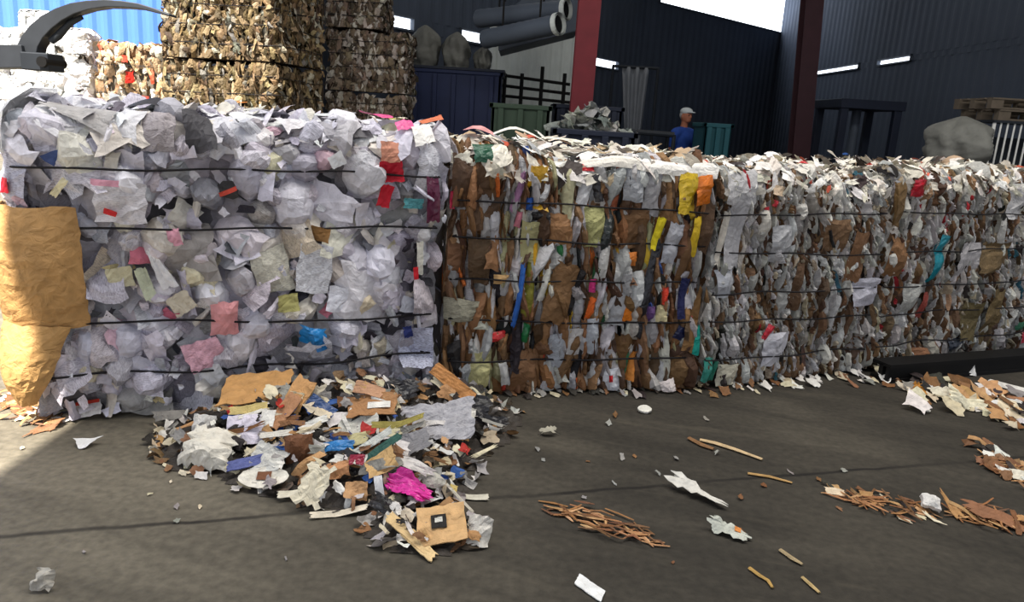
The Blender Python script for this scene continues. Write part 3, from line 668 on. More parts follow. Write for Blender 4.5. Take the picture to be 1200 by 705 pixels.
# roof over the shed, then an unseen front slab added to block the sun
m_ = MB(); x0 = -4.6; m_.box(((x0+16)/2, (7.0+30)/2, 7.1), (16-x0, 23, .12)); struct(m_, 'ceiling', M['ceil'])
m_ = MB(); m_.box(((ADDED_ROOF_X+16)/2, 0, 7.1), (16-ADDED_ROOF_X, 13.98, .12)); struct(m_, 'ceiling_front', M['ceil'])  # ceiling_front is the added unseen slab that blocks the sun, no real ceiling
for i, y in enumerate((7.5, 13.5, 19.5)):
    m_ = MB(); m_.box((6.2, y, 6.9), (19, .16, .3)); struct(m_, f'trim_{i+1}', M['dull_red'])
# columns
def column(px, top, foot, Y, wpx, mat, n):
    a = at(*foot, Y); b = at(*top, Y); d = (b-a)/(b[2]-a[2]); p0 = a-d*a[2]; p1 = a+d*(7.0-a[2])
    wd = wpx/F*depth(a); R = np.eye(3); z = (p1-p0)/np.linalg.norm(p1-p0); x = np.array([1.0, 0, 0]); x = x-z*(x@z); x /= np.linalg.norm(x); y = np.cross(z, x); R = np.stack([x, y, z], 1)
    L = np.linalg.norm(p1-p0); m = MB()
    for s_ in (-1, 1): m.box((p0+p1)/2+R@np.array([0, s_*wd*.45, 0]), (wd, .02, L), R)      # two flanges and a web
    m.box((p0+p1)/2, (.02, wd*.9, L), R); m.box((p0+p1)/2+R@np.array([wd*.42, 0, 0]), (wd*.08, wd*.8, L), R)
    m.box(p0+np.array([0, 0, .012]), (wd*1.6, wd*1.6, .024))
    return struct(m, n, mat)
column(0, (691, 0), (681, 120), 11.0, 25, M['red_steel'], 'column_red')
column(0, (951, 10), (937, 165), 14.0, 20, M['dull_red'], 'column_dull_red')
# blue clad building in the yard
bl = thing('clad_building', (-16, 27, 0), 'bright blue corrugated building standing in the sunlit yard', 'building')
m_ = corr_wall((-30, 25.5), (-2.5, 29.5), 2.05, 9, .5, .06); m_.build('cladding', M['blue_clad'], bl)
m_ = corr_wall((-30, 25.46), (-2.5, 29.46), 0.0, 2.0, .5, .06); m_.build('base_cladding', M['violet_clad'], bl)
m_ = MB(); R_ = np.stack([np.array([27.5, 4, 0])/math.hypot(27.5, 4), np.array([-4, 27.5, 0])/math.hypot(27.5, 4), [0, 0, 1.0]], 1)
m_.box((-16.2, 27.3, 2.4), (27, .1, .12), R_); m_.build('white_rail', M['white_trim'], bl)

# ---------------------------------------------------------------- bales behind the row
STK = [('card_layer', (122, 102, 74)), ('card_layer', (96, 80, 56)), ('card_layer', (146, 126, 94)), ('card_layer', (70, 58, 42)), ('paper_layer', (162, 154, 136)), ('paper_layer', (112, 110, 102))]
STP = [26, 24, 14, 14, 8, 6]
def far_bale(name, p0, p1, H, D, z0, label, seed, cols, probs, n, core, wr, hr, group=None, tl=.9, top=0.02, cards=(), ztop=0):
    b = Bale(p0, p1, H, D, r=.035, re=.05, lump=.03, seed=seed); rg = np.random.default_rng(seed)
    b.w = [H*.2, H*.42, H*.64, H*.85]
    if ztop: b.ztop = ztop
    root = thing(name, p0, label, 'paper bale', group)
    b.core(core, root, .07)
    sp = []
    for i in range(n):
        u, z = rg.uniform(-D*.8, b.L+D*.8), rg.uniform(.01, H+top)
        nme, c = cols[rg.choice(len(cols), p=np.array(probs)/sum(probs))]; w_ = rg.uniform(*wr)
        sp.append(dict(name=nme, a=(u, z, w_, rg.uniform(*hr), rg.normal(0, .35), jit(rg, c, 12)), k=dict(off=rg.uniform(-.05, .035), tilt=(rg.uniform(-tl, tl), rg.uniform(-.3, .3)), crease=.25, n=4, m=5, tear=.25, bulge=w_*.2), area=w_, seed=int(rg.integers(1 << 30)), front=-.05 < u < b.L+.05))
    for (u, z, w_, h_, c, nme) in cards:
        sp.append(dict(name=nme, a=(u*b.L, z*H, w_, h_, 0, c), k=dict(off=.04, crease=.2, n=5, tear=.2), area=9, seed=int(rg.integers(1 << 30)), front=True))
    fill(b, root, sp, rg, 40)
    b.wire_parts(root, M['wire'], rng=rg, r=.006, off=.03)
    # lift onto the bale below
    root.location.z += z0
    return b
def tower(y, x0, x1, lv, H, D, labels, seed, cols, probs, group, rot=0.0, wr=(.03, .08), hr=(.06, .2), n=1500, x1b=0):
    a = at(x0, 110, y); b = at(x1, 110, y+rot); a[2] = b[2] = 0
    for i in range(lv):
        far_bale('cardboard_bale', a, b if not (x1b and i >= 3) else a+(b-a)*x1b, H-.03, D, i*H, labels[i], seed+i, cols, probs, n, M['core_brown'], wr, hr, group, ztop=H-.004)
tower(9.0, 194, 322, 4, .95, 1.45, ['sunlit cardboard bale at the foot of the tall stack behind the white bale', 'sunlit brown cardboard bale second from the floor, just above the white bale', 'sunlit brown cardboard bale third from the floor in the brighter tall stack', 'topmost brown cardboard bale of the brighter tall stack'], 60, STK, STP, 'cardboard bales stacked behind the white bale', rot=-.25, n=2000)
STG = [('card_layer', (120, 104, 88)), ('card_layer', (96, 82, 68)), ('paper_layer', (160, 152, 142)), ('card_layer', (70, 60, 50)), ('paper_layer', (186, 178, 168))]
tower(11.0, 384, 474, 5, .845, .95, ['grey-brown bale on the floor at the foot of the dim stack', 'grey-brown bale second from the floor in the dim stack', 'grey-brown bale third from the floor in the dim stack', 'grey-brown bale fourth from the floor in the dim stack', 'topmost grey-brown bale of the dim stack'], 70, STG, [26, 22, 16, 14, 8], 'bales of the dim stack', wr=(.03, .09), hr=(.06, .2), n=1500, x1b=.68)
def yard_bale(y, xl, xr, ytop, label, seed, cols, probs, wr, hr, n=900, cards=(), D=1.2, tl=.9):
    a = at(xl, ytop, y); H = a[2]; b = at(xr, ytop+(xr-xl)*.06, y+.15); a = a.copy(); a[2] = 0; b[2] = 0
    far_bale('yard_bale', a, b, H, D, 0, label, seed, cols, probs, n, M['core_grey'], wr, hr, 'bales out in the yard', top=.5, cards=cards, tl=tl)
WH = [('paper_layer', (245, 245, 245)), ('paper_layer', (232, 232, 232))]
yard_bale(13.0, 111, 205, 50, 'sunlit mixed bale with red and yellow patches in the yard beyond the white bale', 81, [('card_layer', (196, 168, 134)), ('card_layer', (164, 130, 96)), ('paper_layer', (226, 216, 200)), ('card_layer', (128, 100, 74)), ('film', (206, 92, 66))], [20, 14, 16, 8, 1], (.05, .12), (.1, .3),
          cards=[(.42, .77, .15, .2, (220, 52, 40), 'red_card'), (.38, .9, .1, .12, (206, 70, 50), 'red_card'), (.62, .5, .22, .2, (232, 190, 50), 'yellow_card'), (.6, .62, .14, .1, (222, 60, 44), 'red_card'), (.76, .55, .2, .2, (240, 236, 222), 'white_card')])
yard_bale(13.0, 56, 99, 34, 'sun-bleached white bale in the yard beside the mixed bale', 82, WH, [1, 1], (.15, .35), (.15, .35), 500, tl=.25)
yard_bale(17.0, -40, 58, 30, 'long sun-bleached white bale before the blue building, beneath the black curved claw', 83, WH, [1, 1], (.2, .4), (.2, .4), 600, D=1.4, tl=.2)
yard_bale(20.0, 20, 66, 13, 'tall sun-bleached white bale against the blue building', 84, WH, [1, 1], (.2, .4), (.2, .4), 400, D=1.3, tl=.2)

# ---------------------------------------------------------------- grapple claw reaching over the white bale
Yc = 6.3
pc = lambda x, y, Y=Yc: at(x, y, Y)
cl = thing('bale_grapple', [pc(-150, 70)[0], Yc, 0], 'black steel bale grapple with one long curved tine above the white bale', 'grapple')
def ribbon(pts, hs, depth_, name, mat):
    """tapered bar along pixel points; hs = half-heights in pixels"""
    m = MB(); P = [pc(*p) for p in pts]; k = depth(P[0])/F; n = len(P); V = []
    for i, p in enumerate(P):
        d = P[min(i+1, n-1)]-P[max(i-1, 0)]; d = d/np.linalg.norm(d); up = np.cross(np.array([0, 1.0, 0]), d); up = -up if up[2] < 0 and abs(up[2]) > .1 else up
        h = hs[i]*k
        for sy, su in ((-1, -1), (1, -1), (1, 1), (-1, 1)): V.append(p+np.array([0, sy*depth_/2, 0])+up*su*h)
    q = []
    for i in range(n-1):
        for j in range(4): q.append([i*4+j, i*4+(j+1) % 4, (i+1)*4+(j+1) % 4, (i+1)*4+j])
    q += [[0, 3, 2, 1], [(n-1)*4+j for j in range(4)]]
    m.raw(V, q, (40, 42, 46)); return m.build(name, mat, cl, bevel=.006)
ribbon([(36, 62), (40, 50), (48, 38), (60, 27), (74, 18), (90, 11), (108, 7), (128, 5), (148, 6), (166, 8), (184, 13), (203, 19)], [12, 10.5, 9.5, 8.5, 7.2, 6, 4.8, 4, 3.4, 2.8, 2.2, 1.2], .13, 'tine', M['claw'])
ribbon([(-165, 66), (-90, 66), (-30, 66), (0, 67), (36, 67)], [13, 13, 13, 13, 12.5], .2, 'arm', M['claw'])
m_ = MB(); c0 = pc(50, 73); k_ = depth(c0)/F; m_.box(c0, (32*k_, .22, 20*k_)); hb_ = m_.build('hinge_block', M['machine'], cl, bevel=.01)
m_ = MB(); m_.tube([c0+np.array([11*k_, -.14, 0]), c0+np.array([11*k_, .14, 0])], 6*k_, n=14); m_.build('hinge_pin', M['black_steel'], cl).parent = hb_
m_ = MB(); m_.tube([pc(60, 48), pc(68, 42), pc(82, 27), pc(96, 20)], [.03, .034, .026, .02], n=8); m_.build('hose', M['machine'], cl, smooth=True)
m_ = MB(); a_ = pc(-150, 66); m_.box((a_[0], Yc, a_[2]/2), (.22, .22, a_[2]+.1)); m_.box((a_[0], Yc, .05), (.5, .5, .1)); m_.build('mast', M['claw'], cl, bevel=.01)

# ---------------------------------------------------------------- inside the shed
def pxbox(x0, x1, ytop, Y, dy, z0=0.0):
    """box standing at depth Y whose front top edge sits at row ytop between columns x0 and x1"""
    a = at(x0, ytop, Y); b = at(x1, ytop, Y); h = (a[2]+b[2])/2
    return np.array([(a[0]+b[0])/2, Y+dy/2, (z0+h)/2]), np.array([b[0]-a[0], dy, h-z0])
def skip_bin(name, label, cat, x0, x1, ytop, Y, dy, mat, ribs=4, z0=0.0, rim=.06):
    c, s_ = pxbox(x0, x1, ytop, Y, dy, z0); t = thing(name, (c[0], c[1], z0), label, cat)
    m = MB(); hx, hy, hz = s_/2; th = .05
    for sx in (-1, 1): m.box(c+[sx*(hx-th/2), 0, 0], (th, s_[1], s_[2]))
    for sy in (-1, 1): m.box(c+[0, sy*(hy-th/2), 0], (s_[0], th, s_[2]))
    m.box(c-[0, 0, hz-th/2], (s_[0], s_[1], th)); body = m.build('body', mat, t, bevel=.01)
    m = MB()
    for sx in (-1, 1): m.box(c+[sx*hx, 0, hz], (rim, s_[1]+rim, rim))
    for sy in (-1, 1): m.box(c+[0, sy*hy, hz], (s_[0]+rim, rim, rim))
    m.build('rim', mat, t, bevel=.008)
    for i in range(ribs):
        m = MB(); m.box(c+[-hx+s_[0]*(i+.5)/ribs, -hy-.03, 0], (.07, .06, s_[2]*.96)); m.build('rib', mat, t, bevel=.005).parent = body
    return t, c, s_
def lump_bag(name, label, cat, c, size, mat, seed, base, group=None, tie=True):
    """a slumped woven sack"""
    rg = np.random.default_rng(seed); nu, nv = 44, 26; V = []
    ph = rg.uniform(0, 6, 8)
    for j in range(nv+1):
        v = j/nv; z = v; rad = (1-abs(2*v-.86)**3*.45)*(1 if v < .72 else max(.05, math.sqrt(max(0, 1-((v-.72)/.29)**2))))
        if j == 0: rad = .8
        for i in range(nu):
            a = 2*PI*i/nu; r = rad*(1+.10*math.sin(3*a+ph[0]+v*2)+.07*math.sin(5*a+ph[1]-v*4)+.05*math.sin(9*a+ph[2]+v*7)+.05*math.sin(11*v+ph[3]+2*a)+rg.normal(0, .022))
            V.append([c[0]+r*size[0]/2*math.cos(a), c[1]+r*size[1]/2*math.sin(a), base+z*size[2]])
    q = [[j*nu+i, j*nu+(i+1) % nu, (j+1)*nu+(i+1) % nu, (j+1)*nu+i] for j in range(nv) for i in range(nu)]
    q += [list(range(nu))[::-1], [nv*nu+i for i in range(nu)]]
    t = thing(name, (c[0], c[1], base), label, cat, group)
    m = MB(); m.raw(V, q, (150, 150, 146)); m.build('sack_body', mat, t, smooth=True)
    if tie:
        m = MB(); top = base+size[2]
        for k in range(4):
            a = PI/4+k*PI/2; x, y = c[0]+size[0]*.3*math.cos(a), c[1]+size[1]*.3*math.sin(a)
            m.tube([(x, y, top-.22*size[2]), (x*.75+c[0]*.25, y*.75+c[1]*.25, top+.03), (x*.5+c[0]*.5, y*.5+c[1]*.5, top-.05)], .016, n=6)
        m.build('lifting_loops', mat, t)
    return t
_, cN, sN = skip_bin('steel_container', 'long dark navy steel container behind the dim bale stack, sacks on top', 'container', 477, 588, 84, 13.0, .85, M['navy'], 5)
zt = cN[2]+sN[2]/2+.052
m_ = MB(); m_.box((cN[0], cN[1], zt), (sN[0]+.1, sN[1]+.1, .04)); tag(m_.build('container_cover', M['dark_navy']), 'flat dark cover lying on the navy steel container', 'cover')
for i, (x0, x1, yt, lb) in enumerate([(480, 521, 30, 'grey bulk sack on the navy container, the one beside the dim bale stack'), (519, 556, 38, 'paler slumped grey sack, middle one on the navy container'), (556, 580, 55, 'smallest grey sack on the navy container')]):
    a, b = at(x0, yt, 13.6), at(x1, yt, 13.6)
    lump_bag('bulk_sack', lb, 'sack', ((a[0]+b[0])/2, 13.42), ((b[0]-a[0])*.84, .72, a[2]-zt-.02), M['bag'], 5+i, zt+.022, 'sacks on the navy container', False)
skip_bin('steel_skip', 'dull green steel skip in front of the grey partition', 'container', 576, 645, 125, 10.0, 1.3, M['green'], 3)
_, cS, sS = skip_bin('steel_skip', 'dark navy skip under the red column, scrap heaped in front of it', 'container', 650, 730, 126, 11.35, 1.0, M['dark_navy'], 4)
_, cL, sL = skip_bin('steel_skip', 'low blue-black skip heaped with grey film behind the coloured bale', 'container', 650, 745, 156, 8.4, 1.2, M['dark_navy'], 4)
skip_bin('steel_skip', 'teal steel skip beside the man in the blue shirt', 'container', 826, 858, 147, 11.2, .7, M['teal'], 3)
rg = np.random.default_rng(9)
fm = MB(); zb = cL[2]+sL[2]/2
for i in range(170):
    A, uv, n, m = sheet(rg, rg.uniform(.1, .3), rg.uniform(.1, .3), n=5, crease=.6, nf=5, tear=.3)
    x = cL[0]+rg.normal(-.05, .23)*sL[0]; x = min(max(x, cL[0]-sL[0]*.4), cL[0]+sL[0]*.4); y = cL[1]+rg.uniform(-.4, .4)
    hh = .27*math.exp(-((x-cL[0]+.02)/.28)**2)
    Rm = np.array(Matrix.Rotation(rg.uniform(0, 6), 3, 'Z') @ Matrix.Rotation(rg.uniform(-1.2, 1.2), 3, 'X')); P = A@Rm.T+[x, y, zb-.06+rg.uniform(.1, 1)*hh]
    fm.grid(P, n, m, jit(rg, [(150, 154, 148), (112, 116, 116), (176, 174, 164)][rg.integers(3)], 14), 0, uv)
o = fm.build('film_scrap_heap', PLASTIC); tag(o, 'heap of grey crumpled film filling the low blue-black skip', 'scrap heap', kind='stuff')
# corrugated partition with a black rail
a_, b_ = at(574, 60, 15.0), at(677, 60, 15.0)
struct(corr_wall((a_[0], 15.0), (b_[0], 15.6), 0, 3.4, .22, .03), 'partition', M['grey_sheet'])
gr = thing('guard_rail', (at(625, 100, 14.2)[0], 14.2, 0), 'black guard rail before the grey corrugated partition', 'railing')
def bar(p, q, r, name, mat, par):
    m = MB(); m.tube([p, q], r, n=8); return m.build(name, mat, par)
for x in (592, 612, 636, 662):
    p = at(x, 86 if x != 636 else 78, 14.2); bar((p[0], p[1], 0), p, .035, 'post', M['black_steel'], gr)
for y0, y1 in ((88, 99), (100, 110), (112, 120)): bar(at(588, y0, 14.2), at(668, y1, 14.2), .028, 'rail', M['black_steel'], gr)
# ducts slung under the roof
hp_ = thing('duct_hopper', (at(620, 40, 12.6)[0], 12.6, at(620, 60, 12.6)[2]), 'dark sloping duct casing hung from the roof above the grey partition', 'duct')
P_ = [at(584, 60, 12.9), at(678, 36, 12.9), at(690, -60, 12.9), at(584, 20, 12.9)]
m_ = MB(); V = [p for p in P_]+[p+np.array([0, 1.1, 0]) for p in P_]
m_.raw(V, [[0, 1, 2, 3], [7, 6, 5, 4], [0, 4, 5, 1], [1, 5, 6, 2], [2, 6, 7, 3], [3, 7, 4, 0]], (60, 64, 72)); m_.build('casing', M['dark_duct'], hp_, bevel=.02)
for k, (x, y, xe, ye, lb) in enumerate([(664, 11, 560, 22, 'upper open-ended round duct above the partition, by the red column'), (655, 28, 568, 46, 'lower open-ended round duct above the partition, by the red column')]):
    p, q = at(x, y, 11.7-.45*k), at(xe, ye, 12.5-.45*k); r = .135
    t = thing('round_duct', (p+q)/2, lb, 'duct', 'open ducts by the red column')
    m = MB(); ns = 22; pts, rads = [], []
    for i in range(ns+1): pts.append(p+(q-p)*i/ns); rads.append(r*(1+.05*(i % 2)))
    m.tube(pts, rads, n=18, cap=False); tb = m.build('ribbed_tube', M['dark_duct'], t, smooth=True)
    d = (q-p)/np.linalg.norm(q-p); m = MB(); m.tube([p-d*.02, p+d*.05], [r*1.16, r*1.16], n=18, cap=False); m.tube([p+d*.05, p-d*.02], [r*.98, r*.98], n=18, cap=False)
    idx = MB(); V = []; nn = 18
    m.build('end_ring', M['grey_sheet'], t).parent = tb
    m = MB(); m.tube([p+d*.03, p+d*.05], r*.97, n=18); m.build('shade_disc', M['mouth_shade'], t).parent = tb  # near-black disc across the mouth, painted as the shade inside the duct
    for f in (.25, .75):
        c = p+(q-p)*f; bar(c, (c[0], c[1], 7.05), .015, 'hanger', M['black_steel'], t)
c = np.mean(P_, 0); 
for dx in (-.6, .6): bar((c[0]+dx, 13.4, c[2]+.2), (c[0]+dx, 13.4, 7.05), .02, 'hanger', M['black_steel'], hp_)
# hanging plastic sheet
nx, ny = 16, 14; top = [at(729+32*i/(nx-1), 79+2*i/(nx-1), 16.0) for i in range(nx)]; V = []
for j in range(ny):
    f = j/(ny-1)
    for i, p in enumerate(top):
        x0 = p[0]; cx = top[nx-1][0]-.1
        V.append([x0+(cx-x0)*min(.62, f*.75), 16.0+.06*math.sin(i*1.3+f*2), p[2]*(1-f)+.02])
ps = MB(); ps.grid(np.array(V), nx, ny, (120, 124, 130), thick=.004, nrm=np.tile([0, 1.0, 0], (nx*ny, 1)))
cu = thing('plastic_curtain', (top[8][0], 16, 0), 'grey plastic sheet hanging gathered in the dark beyond the red column', 'curtain'); ps.build('sheeting', M['film'], cu, smooth=True)
bar(top[0]+np.array([-.2, 0, .02]), top[-1]+np.array([.2, 0, .02]), .03, 'curtain_rail', M['machine'], cu)
for e in (-.18, .18): bar((top[0 if e < 0 else -1][0]+e, 16, 0), (top[0 if e < 0 else -1][0]+e, 16, top[0][2]+.02), .03, 'curtain_post', M['machine'], cu)
# low conveyor beside the man
cv = thing('roller_conveyor', (at(768, 160, 11.8)[0], 11.8, 0), 'low dark conveyor between the grey heap and the man in blue', 'conveyor')
a_, b_ = at(738, 154, 11.6), at(790, 158, 11.6)
for dy in (0, .5): bar(a_+[0, dy, 0], b_+[0, dy, 0], .04, 'side_rail', M['machine'], cv)
for i in range(7):
    p = a_+(b_-a_)*(i+.5)/7; bar(p, p+[0, .5, 0], .035, 'roller', M['grey_sheet'], cv)
for p in (a_, b_):
    for dy in (0, .5): bar((p[0], p[1]+dy, 0), p+[0, dy, 0], .03, 'leg', M['machine'], cv)
# dark press frame on the far side
pr = thing('press_frame', (at(1022, 150, 14.0)[0], 14.0, 0), 'dark steel press frame in the gloom beyond the torn-paper bales', 'machine')
a_, b_ = at(990, 121, 13.8), at(1052, 127, 13.8); hz = a_[2]
for x in (a_[0], b_[0]):
    for y in (13.8, 14.9):
        m = MB(); m.box((x, y, hz/2), (.13, .13, hz)); m.build('upright', M['dark_navy'], pr, bevel=.01)
m = MB(); m.box(((a_[0]+b_[0])/2, 14.35, hz), (b_[0]-a_[0]+.2, 1.3, .16)); m.build('head', M['dark_navy'], pr, bevel=.01)
m = MB(); m.box(((a_[0]+b_[0])/2, 14.4, .55), (b_[0]-a_[0]-.2, .9, 1.1)); m.build('chamber', M['black_steel'], pr, bevel=.01)
m = MB(); m.tube([((a_[0]+b_[0])/2, 14.35, hz), ((a_[0]+b_[0])/2, 14.35, 1.15)], .08, n=14); m.build('ram', M['dark_duct'], pr)
# sack on a crate, and the cage trolley with pallets
c, s_ = pxbox(1112, 1160, 200, 8.5, .8); cr = thing('wooden_crate', (c[0], c[1], 0), 'low dark crate under the big round grey sack', 'crate')
for i in range(5):
    for sy in (-1, 1):
        m = MB(); m.box((c[0], c[1]+sy*s_[1]/2, s_[2]*(i+.5)/5), (s_[0], .03, s_[2]/5*.86)); m.build('slat', M['wood'], cr)
for sx in (-1, 1):
    m = MB(); m.box((c[0]+sx*(s_[0]/2-.02), c[1], s_[2]/2), (.04, s_[1]-.04, s_[2])); m.build('end_panel', M['wood'], cr)
m = MB(); m.box((c[0], c[1], s_[2]+.012), (s_[0], s_[1]+.03, .024)); m.build('lid', M['wood'], cr)
a_, b_ = at(1108, 134, 8.8), at(1169, 134, 8.8)
lump_bag('bulk_sack', 'big rounded grey bulk sack on a crate behind the torn-paper bales', 'sack', (c[0]+.05, c[1]), (b_[0]-a_[0], .85, a_[2]-s_[2]-.03), M['bag'], 21, s_[2]+.025, None, False)
Yt = 9.2; cg = thing('cage_trolley', (at(1205, 160, Yt)[0], Yt, 0), 'cage trolley with white upright bars, pallets stacked on top', 'trolley')
a_, b_ = at(1166, 142, Yt), at(1262, 146, Yt); hz = a_[2]
for i in range(13):
    x = a_[0]+(b_[0]-a_[0])*i/12
    bar((x, Yt, .14), (x, Yt, hz), .011, 'bar', M['white_paint'], cg)
for x in (a_[0], b_[0]):
    for y in (Yt, Yt+.4): bar((x, y, .1), (x, y, hz), .02, 'corner_post', M['white_paint'], cg)
m = MB(); m.box(((a_[0]+b_[0])/2, Yt+.2, .14), (b_[0]-a_[0], .44, .05)); dk = m.build('deck', M['machine'], cg)
m = MB(); m.box(((a_[0]+b_[0])/2, Yt+.2, hz), (b_[0]-a_[0]+.06, .46, .03)); m.build('top_board', M['machine'], cg)
m = MB(); m.box(((a_[0]+b_[0])/2, Yt+.38, hz*.5), (b_[0]-a_[0], .03, hz*.8)); m.build('back_panel', M['machine'], cg)
for x in (a_[0]+.06, b_[0]-.06):
    for y in (Yt+.06, Yt+.36):
        m = MB(); m.tube([(x-.02, y, .06), (x+.02, y, .06)], .06, n=14); m.build('castor', M['black_steel'], cg).parent = dk
def pallet(zb, dx, lb):
    cx = (a_[0]+b_[0])/2+dx; t = thing('wooden_pallet', (cx, Yt+.42, zb), lb, 'pallet', 'pallets on the cage trolley')
    for i in range(5):
        m = MB(); m.box((cx, Yt+.07+.175*i, zb+.115), (1.2, .12, .02)); m.build('top_board', M['wood'], t)
    for y in (.07, .42, .77):
        m = MB(); m.box((cx, Yt+y, zb+.011), (1.2, .1, .022)); m.build('bottom_board', M['wood'], t)
        for x in (-.53, 0, .53):
            m = MB(); m.box((cx+x, Yt+y, zb+.063), (.14, .1, .082)); m.build('block', M['wood'], t)
pallet(hz+.017, .16, 'weathered pallet lying directly on the cage trolley'); pallet(hz+.146, .05, 'weathered upper pallet shifted sideways on the cage trolley stack')

# ---------------------------------------------------------------- man in the blue shirt
def man(px, py, Y):
    top = at(px, py, Y); X = top[0]; H = top[2]; s_ = H/1.76
    t = thing('person', (X, Y, 0), 'person in a blue shirt and pale cap standing by the teal skip', 'person')
    O = np.array([X, Y, 0.0])
    def ell(m, c, r):
        u = np.linspace(0, 2*PI, 21)[:-1]; v = np.linspace(.02, PI-.02, 13); V = [[c[0]+r[0]*math.sin(b)*math.cos(a), c[1]+r[1]*math.sin(b)*math.sin(a), c[2]+r[2]*math.cos(b)] for b in v for a in u]
        q = [[j*20+i, (j+1)*20+i, (j+1)*20+(i+1) % 20, j*20+(i+1) % 20] for j in range(12) for i in range(20)]+[list(range(20)), [12*20+i for i in range(19, -1, -1)]]
        m.raw((np.array(V)*s_+O), q, (128, 128, 128))
    def lim(m, pts, rad): m.tube([np.array(q)*s_+O for q in pts], [r*s_ for r in rad], n=14)
    def blob(m, name, mat, vox=.009, it=6):
        o = m.build(name, mat, t, smooth=True); r = o.modifiers.new('remesh', 'REMESH'); r.mode = 'VOXEL'; r.voxel_size = vox; r.use_smooth_shade = True
        sm = o.modifiers.new('smooth', 'SMOOTH'); sm.factor = .5; sm.iterations = it; return o
    B = MB()                                               # one continuous body; faces -y before the figure is turned
    ell(B, (0, -.02, 1.645), (.077, .098, .115)); ell(B, (0, -.055, 1.585), (.055, .06, .05)); ell(B, (0, -.118, 1.635), (.014, .022, .026)); ell(B, (0, -.108, 1.585), (.024, .012, .008))
    for sx in (-1, 1): ell(B, (sx*.078, -.01, 1.635), (.012, .022, .032)); ell(B, (sx*.03, -.1, 1.665), (.022, .014, .008))
    lim(B, [(0, .01, 1.42), (0, 0, 1.5), (0, -.02, 1.6)], [.075, .055, .056]); ell(B, (0, 0, 1.3), (.16, .1, .17)); ell(B, (0, 0, 1.06), (.14, .1, .18)); ell(B, (0, 0, .93), (.155, .11, .12))
    arms = {1: [(.18, 0, 1.4), (.24, -.01, 1.13), (.2, -.23, 1.02)], -1: [(-.18, 0, 1.4), (-.25, .01, 1.12), (-.21, -.2, .99)]}
    for sx, A in arms.items():
        lim(B, A, [.055, .043, .028]); w_ = np.array(A[2]); d = w_-np.array(A[1]); d /= np.linalg.norm(d); si = np.cross(d, [0, 0, 1.0]); si /= np.linalg.norm(si)
        lim(B, [w_, w_+d*.05, w_+d*.1], [.028, .036, .034])
        for k, l in enumerate((.066, .078, .072, .056)):    # four fingers, gently curled, and a thumb from the side of the palm
            f0 = w_+d*.095+si*(.027-.018*k); lim(B, [f0, f0+d*l*.55+[0, 0, -.006], f0+d*l*.9+[0, 0, -.03]], [.011, .0095, .008])
        f0 = w_+d*.035-si*sx*-.03; lim(B, [f0, f0+d*.035-si*sx*-.028+[0, 0, -.01], f0+d*.06-si*sx*-.026+[0, 0, -.025]], [.014, .011, .009])
    for sx in (-1, 1): lim(B, [(sx*.09, 0, .92), (sx*.1, -.01, .5), (sx*.1, .02, .1)], [.085, .058, .042]); lim(B, [(sx*.1, .03, .06), (sx*.1, -.12, .045)], [.04, .035])
    blob(B, 'body', M['skin'], .008, 3)
    S = MB(); ell(S, (0, 0, 1.28), (.182, .122, .19)); ell(S, (0, 0, 1.08), (.165, .125, .2)); lim(S, [(0, 0, .9), (0, 0, 1.1)], [.15, .14]); lim(S, [(0, .005, 1.38), (0, .005, 1.47)], [.1, .068])
    for A in arms.values(): a0, a1 = np.array(A[0]), np.array(A[1]); lim(S, [a0, a0+(a1-a0)*.5, a0+(a1-a0)*.92], [.076, .066, .06])
    for sx in (-1, 1): ell(S, (sx*.165, 0, 1.375), (.088, .085, .085)); lim(S, [(0, .005, 1.4), (sx*.16, 0, 1.385)], [.09, .08])
    ell(S, (0, 0, .95), (.178, .138, .12))
    blob(S, 'shirt', M['shirt'], .014)
    T = MB(); ell(T, (0, 0, .91), (.162, .125, .11))
    for sx in (-1, 1): lim(T, [(sx*.085, 0, .9), (sx*.1, -.01, .5), (sx*.1, .02, .09)], [.1, .078, .066])
    blob(T, 'trousers', M['trousers'], .014)
    K = MB(); ell(K, (0, -.015, 1.715), (.088, .108, .062)); ell(K, (0, -.12, 1.7), (.07, .075, .012)); blob(K, 'cap', M['cap'], .007, 2)
    for sx in (-1, 1):
        H_ = MB(); lim(H_, [(sx*.1, .05, .045), (sx*.1, -.08, .042), (sx*.1, -.17, .03)], [.046, .045, .03]); H_.v[0][:, 2] = np.maximum(H_.v[0][:, 2], .002); blob(H_, 'shoe', M['shoe'], .008, 2)
        y_ = MB(); ell(y_, (sx*.03, -.107, 1.65), (.012, .008, .007)); y_.build('eye', M['black_steel'], t, smooth=True)
    h_ = MB(); ell(h_, (0, .02, 1.655), (.082, .075, .075)); blob(h_, 'hair', M['hair'], .009, 2)
    t.rotation_euler = (0, 0, math.radians(35))
man(804, 127, 12.4)
# black steel beam on the floor before the last bale
ga, gb = ground(1040, 449), ground(1240, 432); L = np.linalg.norm(gb-ga); tx = (gb-ga)/L; ny_ = np.array([-tx[1], tx[0], 0])
hb = .118; R = np.stack([tx, ny_, [0, 0, 1.0]], 1); c = (ga+gb)/2+ny_*.07; m = MB()
for z in (.011, hb-.011): m.box(c+[0, 0, z], (L, .14, .022), R)
m.box(c+[0, 0, hb/2], (L, .03, hb-.02), R); m.box(c-ny_*.05+[0, 0, hb/2], (L, .02, hb-.03), R)
tag(m.build('steel_beam', M['black_steel']), 'long black steel beam lying on the floor before the end bale', 'steel beam')
